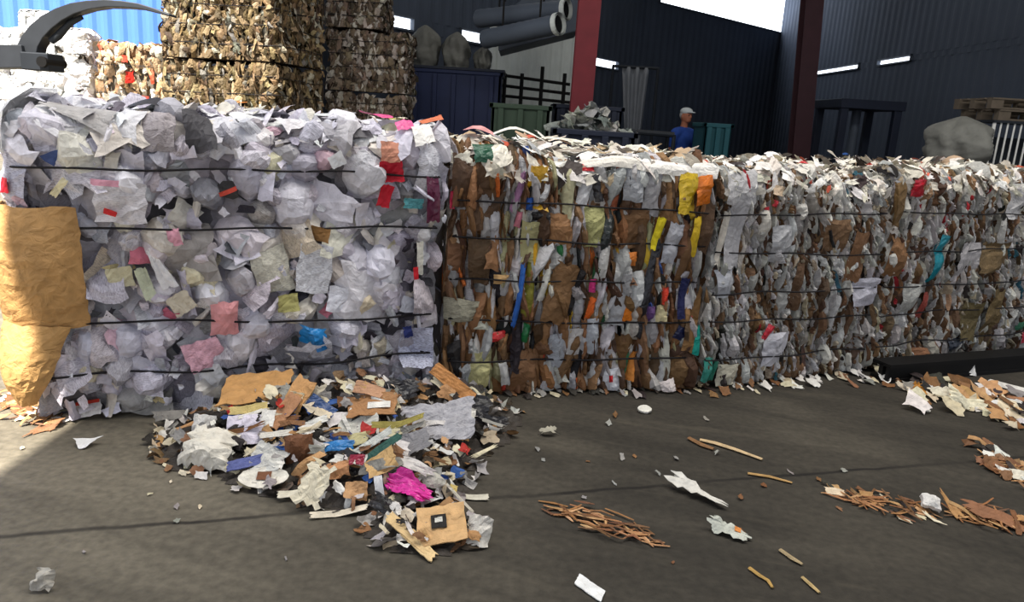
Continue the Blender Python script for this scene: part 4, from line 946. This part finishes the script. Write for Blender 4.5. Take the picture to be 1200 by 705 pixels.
# ---------------------------------------------------------------- loose heap and litter
e1 = np.array([RR[0], RR[1], 0]); e1 /= np.linalg.norm(e1); e2 = np.array([-e1[1], e1[0], 0])
HUMPS = [(330, 508, .20, .42, .26), (425, 500, .26, .40, .28), (520, 486, .19, .30, .24), (440, 565, .13, .34, .22), (500, 622, .075, .24, .17), (255, 530, .09, .24, .2), (370, 545, .13, .34, .25), (470, 530, .14, .32, .24), (540, 510, .10, .22, .2)]
HG = [(*ground(x, y)[:2], a, sx, sy) for x, y, a, sx, sy in HUMPS]
def heap(X, Y):
    X = np.asarray(X, float); Y = np.asarray(Y, float); z = np.zeros_like(X)
    for x, y, a, sx, sy in HG:
        dx = X-x; dy = Y-y; z = np.maximum(z, a*np.exp(-(dx/sx)**2*1.1-(dy/sy)**2*1.1))
    z = z-.022
    return np.maximum(z, 0)
def on_heap(px, py):
    d = ray(px, py); ts = np.linspace(1.5, 6, 2500); P = EYE+ts[:, None]*d
    hit = np.where(P[:, 2] <= heap(P[:, 0], P[:, 1]))[0]
    return P[hit[0]] if len(hit) else ground(px, py)
LP = {'n': 0}
def loose(name, label, cat, px, py, w, h, ang, col, prop=0.35, group=None, thick=.0016, lift=.012, mat=None, floor=False, parts=(), seed=None, **kw):
    P0 = ground(px, py) if floor else on_heap(px, py)
    d = depth(P0); k = d/F; LP['n'] += 1
    rng = np.random.default_rng(seed if seed is not None else int(px*31+py*17+w))
    va = math.atan2(EYE[2]-P0[2], math.hypot(P0[0], P0[1]))
    fs = math.cos(prop)*math.sin(va)+math.sin(prop)*math.cos(va)
    kw.setdefault('crease', .16); kw.setdefault('n', 8); kw.setdefault('tear', .1)
    bx = e2*math.cos(prop)+np.array([0, 0, 1.0])*math.sin(prop); nn = np.cross(e1, bx)
    a_ = math.radians(ang)
    def place(A):
        a = A[:, 0]*math.cos(a_)-A[:, 1]*math.sin(a_); b = (A[:, 0]*math.sin(a_)+A[:, 1]*math.cos(a_))/fs
        return P0+a[:, None]*e1+b[:, None]*bx+A[:, 2:3]*nn
    A, uv, n, m = sheet(rng, w*k, h*k, **kw); P = place(A)
    dz = max(lift, 0) if not floor else 0
    P[:, 2] += dz
    lo = P[:, 2].min()-thick
    if floor or lo < .003: sh = .003-lo
    else: sh = 0
    P[:, 2] += sh
    ink = kw.pop('ink', 0)
    mb = MB(); mb.grid(P, n, m, col, INK.get(name, 0.0), uv, thick, np.tile(nn, (len(P), 1)))
    o = mb.build(name, mat or PAPER); tag(o, label, cat, group)
    for k_p, (pn, ox, oy, pw, ph, pcol, plabel) in enumerate(parts):          # pieces of its own on the sheet
        q = np.linspace(-1, 1, 5); X, Y = np.meshgrid(q*pw*k/2+ox*k, q*ph*k/2+oy*k)
        X = X.ravel(); Y = Y.ravel()
        ii = np.argmin((A[None, :, 0]-X[:, None])**2+(A[None, :, 1]-Y[:, None])**2, 1)
        Pm = place(np.stack([X, Y, A[ii, 2].mean()*np.ones_like(X)*.5+A[ii, 2]*.5+.006+.004*k_p], -1)); Pm[:, 2] += dz+sh
        m2 = MB(); m2.grid(Pm-np.array(o.location), 5, 5, pcol, 0, None, .002, np.tile(nn, (25, 1)))
        c_o = m2.build(pn, PAPER, o); c_o['label'] = plabel
    return o
INK = {'newspaper_sheet': .35, 'magazine': .5, 'printed_leaflet': .5}
def stick(name, label, cat, pts, r, col, group=None, z=.006, flat=True):
    """a strip or stick along pixel points on the floor"""
    P = [ground(x, y)+np.array([0, 0, z+(r if isinstance(r, float) else max(r))*.4]) for x, y in pts]
    mb = MB(); mb.tube(P, r, col, n=6); V = mb.v[0]; V[:, 2] = (V[:, 2]-V[:, 2].min())*.55+.003
    o = mb.build(name, PAPER); return tag(o, label, cat, group)

# the mass of crumbs under the named pieces
rng = np.random.default_rng(77)
gx = np.linspace(-2.0, .35, 90); gy = np.linspace(2.0, 4.1, 80); GX, GY = np.meshgrid(gx, gy)
Z = heap(GX, GY); bump = rng.uniform(-.02, .02, Z.shape); Z = np.where(Z > .012, Z+bump-.012, -.02)
def behind(x, y):
    for b in (baleA, baleB):
        if ((np.array([x, y, 0])-b.A)@b.v) > -.03: return True
    return False
mass = MB(); V_ = np.stack([GX.ravel(), GY.ravel(), Z.ravel()], -1); ok = np.array([z > -.001 and not behind(x, y) for x, y, z in V_]); V_[~ok, 2] = .003
I_ = np.arange(90*80).reshape(80, 90); Q_ = np.stack([I_[:-1, :-1], I_[:-1, 1:], I_[1:, 1:], I_[1:, :-1]], -1).reshape(-1, 4)
Q_ = Q_[ok[Q_].any(1)]; used = np.unique(Q_); re_ = np.full(90*80, -1); re_[used] = np.arange(len(used)); mass.raw(V_[used], re_[Q_], (66, 60, 54))
MASSC = [(206, 200, 194), (170, 164, 160), (122, 96, 70), (84, 70, 58), (60, 56, 54), (196, 180, 150), (150, 112, 76), (228, 224, 216)]
for i in range(1500):
    x, y = rng.uniform(-2.0, .3), rng.uniform(2.05, 4.0); z = float(heap(x, y))
    if z < .003 or behind(x, y): continue
    A, uv, n, m = sheet(rng, rng.uniform(.02, .09), rng.uniform(.015, .06), n=4, crease=.4, tear=.3)
    Rm = np.array(Matrix.Rotation(rng.uniform(0, 6), 3, 'Z') @ Matrix.Rotation(rng.normal(0, .6), 3, 'X') @ Matrix.Rotation(rng.normal(0, .5), 3, 'Y'))
    P = A@Rm.T+[x, y, z+rng.uniform(-.005, .02)]; P[:, 2] = np.maximum(P[:, 2], .004)
    mass.grid(P, n, m, jit(rng, MASSC[rng.integers(8)], 14), 0, uv)
o = mass.build('loose_scrap_mass', PAPER); tag(o, 'mass of small mixed paper crumbs under the loose heap', 'scrap mass', kind='stuff')

TANC, KRAFT = (200, 152, 96), (172, 122, 74)
L_ = loose
L_('cardboard_sheet', 'broad tan cardboard sheet lying on the heap top against the white bale', 'cardboard', 300, 465, 72, 36, 10, (196, 148, 92), .25, thick=.005, crease=.05, lift=.05)
L_('cardboard_strip', 'tan folded cardboard strip standing beside the broad cardboard sheet', 'cardboard', 343, 478, 26, 62, -24, (198, 150, 98), .8, thick=.005, crease=.1, lift=.03, n=7, m=9)
L_('cardboard_strip', 'brown-pink cardboard strip pointing down the heap below the broad sheet', 'cardboard', 333, 492, 18, 44, -30, (176, 128, 92), .6, thick=.005, crease=.08, lift=.045)
L_('paper_sheet', 'pale lilac folded sheet propped up below the broad cardboard sheet', 'paper', 288, 513, 44, 34, 6, (222, 214, 226), .75, crease=.1, lift=.04)
L_('paper_bag', 'large crumpled off-white bag at the left foot of the heap', 'paper bag', 244, 535, 58, 50, -8, (224, 218, 204), .8, crease=.3, nf=6, bulge=.05, lift=.02, n=11, tear=.2)
L_('paper_bag', 'narrow off-white crumpled bag standing above the large one', 'paper bag', 238, 510, 26, 34, 0, (214, 210, 204), 1.0, crease=.3, nf=5, bulge=.03, lift=.03)
L_('magazine', 'blue and red printed magazine half under the clear crumpled film', 'magazine', 288, 551, 40, 12, 16, (96, 104, 158), .5, crease=.08, thick=.006, lift=.035)
L_('paper_plate', 'white paper plate with a brown stain at the front of the heap', 'plate', 309, 566, 58, 24, 4, (232, 226, 212), .45, shape='round', bulge=-.012, crease=.03, thick=.003, lift=.025, tear=.03, parts=[('stain', 0, 2, 16, 9, (120, 76, 50), 'brown stain')])
L_('plastic_film', 'clear crumpled film above the stained paper plate', 'film', 312, 545, 46, 34, -20, (206, 204, 196), .7, crease=.45, nf=6, mat=PLASTIC, lift=.03, n=11)
L_('torn_paper', 'cream torn sheet standing upright in the middle front of the heap', 'paper', 368, 588, 32, 48, -12, (232, 222, 196), 1.0, crease=.25, tear=.3, lift=.02)
L_('torn_paper', 'narrow cream shred lying before the upright torn sheet', 'paper', 342, 583, 32, 8, 12, (230, 222, 200), .3, lift=.02)
L_('curled_strip', 'white curled strip arching over the dark hollow in the heap', 'strip', 367, 508, 34, 9, 28, (228, 226, 218), .9, curl=.4, bulge=.03, lift=.05, tear=.05)
L_('curled_strip', 'flat white strip above the stained paper plate', 'strip', 324, 521, 38, 7, 10, (222, 216, 204), .6, lift=.05, tear=.05)
L_('brown_paper', 'crumpled rust-brown paper in the middle of the heap', 'paper', 350, 535, 34, 34, 10, (118, 78, 52), .9, crease=.45, nf=6, bulge=.03, lift=.03)
L_('plastic_film', 'bright blue film strip at the middle of the heap', 'film', 393, 532, 42, 13, 8, (36, 120, 186), .6, mat=PLASTIC, crease=.25, lift=.035)
L_('plastic_film', 'dark blue film near the top of the heap', 'film', 376, 489, 36, 18, -28, (44, 72, 120), .7, mat=PLASTIC, crease=.3, lift=.045)
L_('cardboard_sheet', 'brown cardboard with a white patch near the heap top', 'cardboard', 436, 486, 56, 26, 8, (170, 124, 82), .5, thick=.005, crease=.12, lift=.05, parts=[('white_patch', 8, -2, 26, 7, (230, 226, 218), 'white patch')])
L_('cardboard_sheet', 'pinkish brown card lying above the patched cardboard', 'cardboard', 432, 468, 36, 14, -12, (186, 142, 110), .6, thick=.004, crease=.12, lift=.05)
L_('newspaper_sheet', 'large grey newspaper sheet draped over the right shoulder of the heap', 'newspaper', 512, 507, 84, 44, 6, (176, 174, 178), .5, crease=.22, nf=6, bulge=.02, lift=.06, n=13)
L_('newspaper_sheet', 'darker grey newspaper fold hanging under the large newspaper sheet', 'newspaper', 470, 533, 66, 26, 14, (142, 140, 142), .6, crease=.2, lift=.05)
L_('printed_leaflet', 'dark green and white striped leaflet beside the tan paper fan', 'leaflet', 447, 541, 52, 9, 40, (50, 92, 82), .7, crease=.06, lift=.06)
L_('printed_leaflet', 'white glossy leaflet lying along the green striped one', 'leaflet', 436, 532, 52, 9, 38, (206, 208, 200), .7, crease=.06, lift=.055)
L_('tan_paper', 'tan fan-folded paper below the green striped leaflet', 'paper', 446, 556, 36, 24, 30, (208, 170, 116), .7, crease=.25, nf=5, lift=.05)
L_('olive_strip', 'long olive-yellow strip across the heap above the newspaper', 'strip', 466, 512, 60, 7, 14, (150, 138, 70), .5, lift=.07, tear=.05)
L_('blue_yellow_card', 'blue-edged cream card on the heap beside the bright blue film', 'card', 413, 528, 34, 14, 14, (196, 186, 140), .6, lift=.05)
L_('white_paper', 'off-white folded sheet above the olive strip', 'paper', 420, 510, 44, 20, 10, (206, 204, 194), .6, lift=.05, crease=.2)
L_('cardboard_strip', 'orange-brown cardboard board leaning against the foot of the coloured bale', 'cardboard', 530, 462, 60, 16, -36, (184, 128, 74), .9, thick=.006, crease=.03, lift=.06, tear=.04)
L_('twisted_paper', 'cream twisted paper standing between the two bales', 'paper', 497, 448, 12, 34, 20, (222, 212, 176), 1.2, crease=.35, lift=.10, m=9)
L_('white_paper', 'small white card at the tip of the large newspaper sheet', 'paper', 548, 497, 17, 16, -8, (226, 222, 212), .9, lift=.05, crease=.1)
L_('plastic_bag', 'bright pink crumpled plastic bag at the low front of the heap', 'plastic bag', 478, 583, 58, 26, -26, (222, 56, 158), .7, mat=PLASTIC, crease=.5, nf=7, bulge=.04, lift=.05, n=13, tear=.25)
L_('plastic_bag', 'small dark red film scrap beside the tan paper fan', 'film', 418, 552, 18, 12, 0, (150, 28, 56), .7, mat=PLASTIC, crease=.4, lift=.05)
L_('grey_paper', 'pale grey rounded paper behind the pink plastic bag', 'paper', 504, 571, 36, 18, -10, (188, 184, 172), .6, shape='round', bulge=.02, lift=.035, crease=.15)
L_('flattened_box', 'flattened tan carton with a black square mark at the front of the heap', 'carton', 517, 622, 58, 44, 12, (214, 172, 120), .4, thick=.005, crease=.06, lift=.03, tear=.06, parts=[('black_mark', -3, 2, 18, 15, (34, 30, 28), 'black square mark'), ('white_spot', -3, 3.5, 9, 5, (226, 222, 210), 'white spot on the black mark')])
L_('cardboard_strip', 'cream cardboard strip, the longer of two at the very front of the heap', 'cardboard', 478, 629, 66, 13, -34, (220, 188, 136), .35, thick=.005, crease=.06, lift=.02)
L_('cardboard_strip', 'cream cardboard strip, the shorter of two at the very front of the heap', 'cardboard', 490, 641, 50, 12, -36, (226, 196, 144), .3, thick=.005, crease=.06, lift=.015)
L_('curled_strip', 'white curved strip hanging beside the pink plastic bag', 'strip', 445, 590, 10, 42, 14, (218, 216, 216), 1.0, curl=-.15, lift=.03, tear=.05)
L_('white_carton', 'white crushed carton at the front tip of the heap', 'carton', 560, 634, 30, 34, -10, (222, 216, 204), 1.0, crease=.35, nf=5, bulge=.03, lift=.01, n=10)
L_('thin_strap', 'thin pale strap between the tan carton and the white crushed carton', 'strap', 538, 597, 46, 3, -42, (206, 198, 180), .7, lift=.05, tear=.03, crease=.02)
L_('paper_strip', 'white paper strip lying flat on the floor beside the pink plastic bag', 'strip', 556, 584, 34, 6, 0, (206, 200, 182), 0, floor=True, tear=.1)
L_('yellow_card', 'small yellow card above the thin pale strap', 'card', 526, 578, 20, 8, -18, (212, 186, 112), .6, lift=.03)
L_('paper_strip', 'long cream strip trailing across the front of the heap', 'strip', 398, 604, 66, 7, 12, (220, 208, 186), .3, lift=.012)
L_('torn_paper', 'ragged orange-tan paper under the rust-brown paper', 'paper', 392, 560, 36, 20, 10, (196, 142, 98), .7, crease=.35, lift=.035)
L_('torn_paper', 'peach torn paper left of the pink plastic bag', 'paper', 417, 583, 26, 20, 0, (204, 158, 112), .8, crease=.3, lift=.03)
L_('white_paper', 'small white crumple beneath the folded cardboard strip', 'paper', 314, 502, 16, 20, 0, (230, 226, 218), .9, crease=.3, lift=.05)
L_('torn_paper', 'yellow-edged cream scraps under the broad cardboard sheet', 'paper', 292, 491, 44, 10, 10, (206, 184, 120), .7, crease=.35, lift=.05)
L_('paper_cup', 'small white crushed cup with a red edge at the top of the heap', 'cup', 264, 462, 14, 24, 8, (232, 228, 222), 1.0, crease=.3, bulge=.02, lift=.06)
L_('grey_board', 'plain grey card sheet leaning at the foot of the white bale', 'card', 186, 484, 60, 42, -6, (140, 138, 134), .9, crease=.04, thick=.003, lift=.0, shape='taper')
L_('paper_cup', 'white scrap with a bright red edge at the foot of the tan cardboard flap', 'paper', 104, 490, 30, 18, 14, (226, 222, 220), .9, crease=.15, floor=True, parts=[('red_edge', 0, 7, 26, 4, (214, 66, 48), 'bright red edge')])
L_('torn_paper', 'cream crumpled paper at the foot of the white bale near the cup scrap', 'paper', 80, 470, 24, 40, 18, (218, 210, 198), 1.1, crease=.2, floor=True)
L_('white_paper', 'single white folded scrap alone on the bare floor before the white bale', 'paper', 100, 523, 32, 13, 6, (236, 234, 232), .35, floor=True, crease=.2, shape='taper')
L_('crumpled_paper', 'grey-white crumpled ball at the bottom corner of the floor', 'paper', 51, 691, 26, 24, 0, (186, 180, 168), .9, floor=True, crease=.6, nf=7, bulge=.03, n=9, tear=.25)
L_('white_card', 'clean white oblong card lying alone on the dark floor at the bottom', 'card', 691, 690, 33, 14, -34, (238, 238, 236), 0, floor=True, crease=.015, tear=.02, thick=.003)
L_('bottle_cap', 'white plastic scrap alone on the floor before the coloured bale', 'scrap', 755, 483, 16, 8, 0, (228, 224, 212), .3, floor=True, thick=.01, crease=.05, shape='round', mat=PLASTIC)
L_('crumpled_strip', 'long white crumpled strip on the floor below the white-ended stick', 'strip', 815, 581, 62, 13, -26, (220, 216, 206), .12, floor=True, crease=.35, nf=6, tear=.4, n=12, m=5)
L_('crumpled_wrapper', 'white crumpled wrapper with an orange spot on the dark floor', 'wrapper', 853, 626, 46, 18, -22, (196, 198, 186), .45, floor=True, crease=.5, nf=6, tear=.3, n=11, parts=[('orange_spot', 10, 4, 7, 6, (222, 140, 70), 'orange spot')])
L_('paper_scrap', 'small white torn scrap on the floor beside the heap tip', 'paper', 642, 510, 22, 7, 10, (176, 170, 152), .4, floor=True, crease=.4, tear=.4)
stick('wooden_stick', 'brown stick with a pale end, the longest on the open floor', 'stick', [(820, 517), (838, 521), (860, 528), (893, 540)], [.010, .013, .012, .008], (206, 178, 136))
stick('wooden_stick', 'short rough brown stick crossing the longest stick', 'stick', [(807, 515), (822, 523), (836, 528)], [.012, .014, .01], (136, 100, 66))
stick('wooden_stick', 'straight tan stick on the floor near the edge of the litter band', 'stick', [(876, 556), (902, 560), (928, 567)], [.008, .009, .006], (184, 146, 92))
stick('wooden_stick', 'bent yellow-tan stick on the floor at the bottom, the largest of three', 'stick', [(878, 667), (890, 676), (900, 682), (905, 690)], [.008, .008, .007, .005], (184, 148, 84))
stick('wooden_stick', 'pale short stick on the floor, furthest from the camera of the bottom three', 'stick', [(914, 646), (928, 656), (940, 663)], [.009, .01, .006], (168, 148, 112))
stick('wooden_stick', 'tan short stick at the bottom edge of the floor, beside the bent one', 'stick', [(940, 678), (950, 687), (960, 696)], [.007, .008, .006], (186, 160, 110))
stick('paper_tube', 'white round tube lying by the black steel beam', 'tube', [(1158, 451), (1180, 457), (1204, 463)], .036, (226, 222, 214))
stick('cardboard_tube', 'brown tube lying just before the white tube', 'tube', [(1164, 462), (1184, 468), (1206, 473)], .026, (170, 120, 86))
# tangle of shredded brown strips
rng = np.random.default_rng(5)
TANGLES = [(64, 645, 594, 128, 44, 5, 'thin brown shredded strip in the long tangle on the bare floor', 'shredded strips in the tangle'),
           (46, 974, 580, 118, 24, 5, 'thin brown shredded strip in the litter row that ends in a white block', 'shredded strips in the brown litter row'),
           (46, 1114, 600, 92, 18, 4, 'thin brown shredded strip in the strip litter beyond the white block', 'shredded strips beyond the white block'),
           (26, 1146, 528, 56, 36, 4, 'thin brown shredded strip in the litter patch by the edge', 'shredded strips in the edge patch'),
           (26, 4, 470, 60, 22, 7, 'thin tan shredded strip on the floor below the tan cardboard flap', 'shredded strips below the tan flap')]
for (tn, tx0, ty0, tw, th_, tj, tl_, tg_) in TANGLES:
  for i in range(tn):
    f = rng.random(); cx = tx0+f*tw+rng.normal(0, 3); cy = ty0+f*th_+rng.normal(0, tj*(.5+math.sin(f*PI)))
    a = math.radians((-20 if tx0 > 100 else 15)+rng.normal(0, 24)); l = rng.uniform(8, 20)
    p0 = (cx-l*math.cos(a), cy+l*math.sin(a)*.75); p1 = (cx+l*math.cos(a), cy-l*math.sin(a)*.75)
    o = stick('shredded_strip', tl_, 'strip', [p0, (cx+rng.normal(0, 1.5), cy+rng.normal(0, 1.5)), p1], [.003, float(rng.uniform(.004, .008)), .003], jit(rng, [(176, 126, 84), (150, 104, 68), (198, 154, 108), (118, 84, 58)][rng.integers(4)], 12), tg_)
    o.location.z += rng.uniform(0, .018)*math.sin(f*PI)
def band(n, seed, p0, p1, spread_, cols, sz, where, gname, kindw='scrap', prop=.35, lean=-20, asp=(.25, .8), floor=True, lift=.03):
    """countable scraps strewn along a line of floor pixels; each one an object"""
    rg = np.random.default_rng(seed)
    for i in range(n):
        f = rg.random(); x = p0[0]+(p1[0]-p0[0])*f+rg.normal(0, spread_[0]); y = p0[1]+(p1[1]-p0[1])*f+rg.normal(0, spread_[1])
        cname, c = cols[rg.integers(len(cols))]; w = rg.uniform(*sz)
        if not floor and heap(*on_heap(x, y)[:2]) < .01: continue
        if y < 425: continue
        loose(f'{cname}_{kindw}', f'{"long" if kindw == "strip" else "small"} {W_[cname]} {kindw} {where}', kindw, x, y, w, max(1.8, w*rg.uniform(*asp)), rg.normal(lean, 25), jit(rg, c, 14), max(.05, prop+rg.uniform(-.2, .3)), f'{W_[cname]} {gname}', floor=floor, lift=lift+rg.uniform(-.015, .02), n=5, crease=.35, tear=.3, seed=int(rg.integers(1 << 30)))
W_ = {k: k for k in ('white', 'brown', 'cream', 'dark', 'grey', 'tan', 'red', 'blue')}
Wc, Bc, Cc_, Dc, Gc, Tc = ('white', (226, 222, 214)), ('brown', (132, 94, 62)), ('cream', (214, 202, 172)), ('dark', (54, 48, 44)), ('grey', (150, 146, 140)), ('tan', (190, 146, 98))
Rc, Uc = ('red', (176, 50, 44)), ('blue', (50, 84, 146))
band(120, 101, (230, 525), (560, 560), (30, 30), [Wc, Bc, Cc_, Dc, Gc, Tc, Wc, Cc_, Dc, Bc, Rc, Uc, Dc, Gc], (8, 22), 'lying loose on the heap', 'scraps on the heap', floor=False, prop=.6)
band(90, 102, (290, 480), (560, 470), (20, 16), [Wc, Bc, Cc_, Dc, Gc, Tc, Dc], (8, 22), 'lying loose on the heap', 'scraps on the heap', floor=False, prop=.7)
band(26, 103, (440, 610), (560, 640), (22, 14), [Wc, Bc, Cc_, Dc, Tc], (8, 18), 'lying loose on the heap', 'scraps on the heap', floor=False, prop=.4)
band(46, 115, (260, 500), (540, 545), (34, 26), [Wc, Dc, Cc_, Tc, Bc, Wc, Uc, Gc], (20, 48), 'lying long across the heap', 'long strips on the heap', kindw='strip', floor=False, prop=.7, asp=(.1, .28), lean=14, lift=.04)
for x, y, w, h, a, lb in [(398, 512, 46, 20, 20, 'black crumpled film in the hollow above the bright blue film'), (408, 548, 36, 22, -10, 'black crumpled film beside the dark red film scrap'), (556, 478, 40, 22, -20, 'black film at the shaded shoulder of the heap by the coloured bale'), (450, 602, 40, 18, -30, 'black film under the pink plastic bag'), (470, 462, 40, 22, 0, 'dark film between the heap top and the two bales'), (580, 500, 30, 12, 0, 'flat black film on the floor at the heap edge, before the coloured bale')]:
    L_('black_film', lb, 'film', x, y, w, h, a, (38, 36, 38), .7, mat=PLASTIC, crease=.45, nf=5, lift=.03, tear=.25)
band(30, 104, (190, 515), (235, 560), (14, 8), [Wc, Cc_, Tc, Bc, Dc], (6, 15), 'on the floor at the left foot of the heap', 'scraps at the left foot of the heap')
band(34, 105, (0, 470), (70, 497), (10, 9), [Tc, Cc_, Tc, Bc, Wc], (10, 28), 'on the floor below the tan cardboard flap', 'scraps below the tan flap', asp=(.12, .4), lean=20)
band(50, 106, (1075, 456), (1195, 492), (14, 9), [Cc_, Wc, Bc, Tc, Dc, Cc_], (8, 26), 'strewn on the floor before the black steel beam', 'scraps before the black beam')
band(20, 107, (1040, 446), (1200, 478), (10, 8), [Dc, Bc, Gc], (10, 24), 'strewn on the floor before the black steel beam', 'scraps before the black beam')
band(34, 108, (1145, 524), (1205, 566), (8, 6), [Bc, Bc, Tc, Wc, Dc], (7, 20), 'in the litter patch nearest the edge beyond the beam litter', 'scraps in the edge patch')
band(26, 109, (972, 578), (1104, 606), (5, 5), [Bc, Tc, Bc, Dc, Cc_], (6, 18), 'in the brown litter row that ends in a white block', 'scraps in the brown litter row', asp=(.15, .5), prop=.2)
band(14, 110, (1112, 600), (1200, 616), (5, 4), [Bc, Bc, Tc, Bc], (12, 34), 'in the brown strip litter beyond the white block', 'strips in the far brown litter', kindw='strip', asp=(.1, .25), prop=.12)
band(46, 111, (570, 462), (830, 458), (14, 2.5), [Wc, Bc, Dc, Cc_, Gc], (5, 13), 'on the floor along the foot of the coloured bale', 'scraps at the coloured bale foot', prop=.2)
band(50, 112, (830, 458), (1040, 440), (10, 4), [Wc, Cc_, Wc, Bc, Gc], (5, 14), 'on the floor along the foot of the torn-paper bale', 'scraps at the torn-paper bale foot', prop=.2)
band(24, 113, (640, 478), (960, 640), (110, 26), [Gc, Bc, Gc], (4, 8), 'scattered singly over the dark open floor', 'scraps on the open floor', prop=.05)
band(10, 114, (20, 560), (300, 640), (50, 26), [Gc, Cc_, Gc], (3, 6), 'scattered singly over the dusty floor before the white bale', 'scraps on the dusty floor', prop=.05)
L_('white_block', 'white block-shaped paper wad ending the brown litter row', 'paper', 1090, 600, 20, 14, -15, (232, 228, 222), .6, floor=True, crease=.2, thick=.02, bulge=.01)
L_('cream_paper', 'cream flat scrap at the start of the brown litter row', 'paper', 979, 579, 22, 8, -10, (226, 206, 176), .2, floor=True, crease=.15)
L_('cream_paper', 'large cream crumpled paper in the litter before the black beam', 'paper', 1130, 478, 42, 20, -12, (232, 224, 196), .6, floor=True, crease=.45, nf=6, bulge=.03, n=11, tear=.3)
L_('cream_paper', 'smaller cream crumple nearest the orange scrap before the black beam', 'paper', 1102, 468, 26, 12, -8, (230, 222, 200), .5, floor=True, crease=.4, n=9, tear=.3)
L_('orange_paper', 'orange and yellow crumpled paper before the black beam', 'paper', 1081, 462, 22, 14, 0, (206, 142, 62), .7, floor=True, crease=.5, nf=5, bulge=.03, n=9, tear=.3)
L_('white_paper', 'pointed white scrap standing up against the black beam', 'paper', 1138, 440, 10, 18, 0, (232, 230, 226), 1.2, floor=True, shape='taper', crease=.2)
L_('tan_paper', 'flat tan scrap on the floor before the brown tube', 'paper', 1178, 484, 36, 9, -6, (190, 152, 104), .2, floor=True, crease=.15)
L_('brown_paper', 'long flat brown card strip in the far brown litter', 'card', 1165, 612, 62, 14, -20, (150, 104, 74), .3, floor=True, crease=.2, tear=.25)
L_('white_paper', 'white wad at the near end of the edge litter patch', 'paper', 1193, 562, 18, 12, -10, (232, 224, 204), .6, floor=True, crease=.3, bulge=.01)
L_('white_paper', 'white wad in the middle of the edge litter patch', 'paper', 1162, 538, 16, 9, -8, (222, 216, 206), .6, floor=True, crease=.3, bulge=.01)
# ---------------------------------------------------------------- camera, light
cam = bpy.data.cameras.new('camera'); co = bpy.data.objects.new('camera', cam); C.objects.link(co)
cam.sensor_width = 36; cam.lens = F*36/W; cam.clip_end = 300
mt = Matrix(((RR[0], UU[0], -fw[0], EYE[0]), (RR[1], UU[1], -fw[1], EYE[1]), (RR[2], UU[2], -fw[2], EYE[2]), (0, 0, 0, 1)))
co.matrix_world = mt
sc = bpy.context.scene; sc.camera = co
w = bpy.data.worlds.new('sky'); sc.world = w; w.use_nodes = True
bg = w.node_tree.nodes['Background']
tcw = w.node_tree.nodes.new('ShaderNodeTexCoord'); sp = w.node_tree.nodes.new('ShaderNodeSeparateXYZ'); mx = w.node_tree.nodes.new('ShaderNodeMix'); mx.data_type = 'RGBA'
w.node_tree.links.new(tcw.outputs['Generated'], sp.inputs[0]); w.node_tree.links.new(sp.outputs[2], mx.inputs[0])
mx.inputs[6].default_value = (0.92, 0.94, 1, 1); mx.inputs[7].default_value = (0.68, 0.79, 1, 1)
w.node_tree.links.new(mx.outputs[2], bg.inputs[0]); bg.inputs[1].default_value = SKY
sl = bpy.data.lights.new('sun', 'SUN'); so = bpy.data.objects.new('sun', sl); C.objects.link(so)
sl.energy = SUN; sl.angle = 0.0093; sl.color = (1, 0.94, 0.84)
so.rotation_euler = Vector((-0.15, -0.5, 0.85)).to_track_quat('Z', 'Y').to_euler()
for (x, y, z, sx, sy, e) in ADDED_LAMPS:  # added fill lamps under the roof, no roof panels behind them
    l = bpy.data.lights.new('added_lamp', 'AREA'); l.shape = 'RECTANGLE'; l.size = sx; l.size_y = sy; l.energy = e; l.color = (1, 0.97, 0.92)
    o = bpy.data.objects.new('added_lamp', l); C.objects.link(o); o.location = (x, y, z)
vs = sc.view_settings; vs.view_transform = 'Standard'; vs.look = 'None'; vs.exposure = EXPO; vs.gamma = 1; vs.use_curve_mapping = False
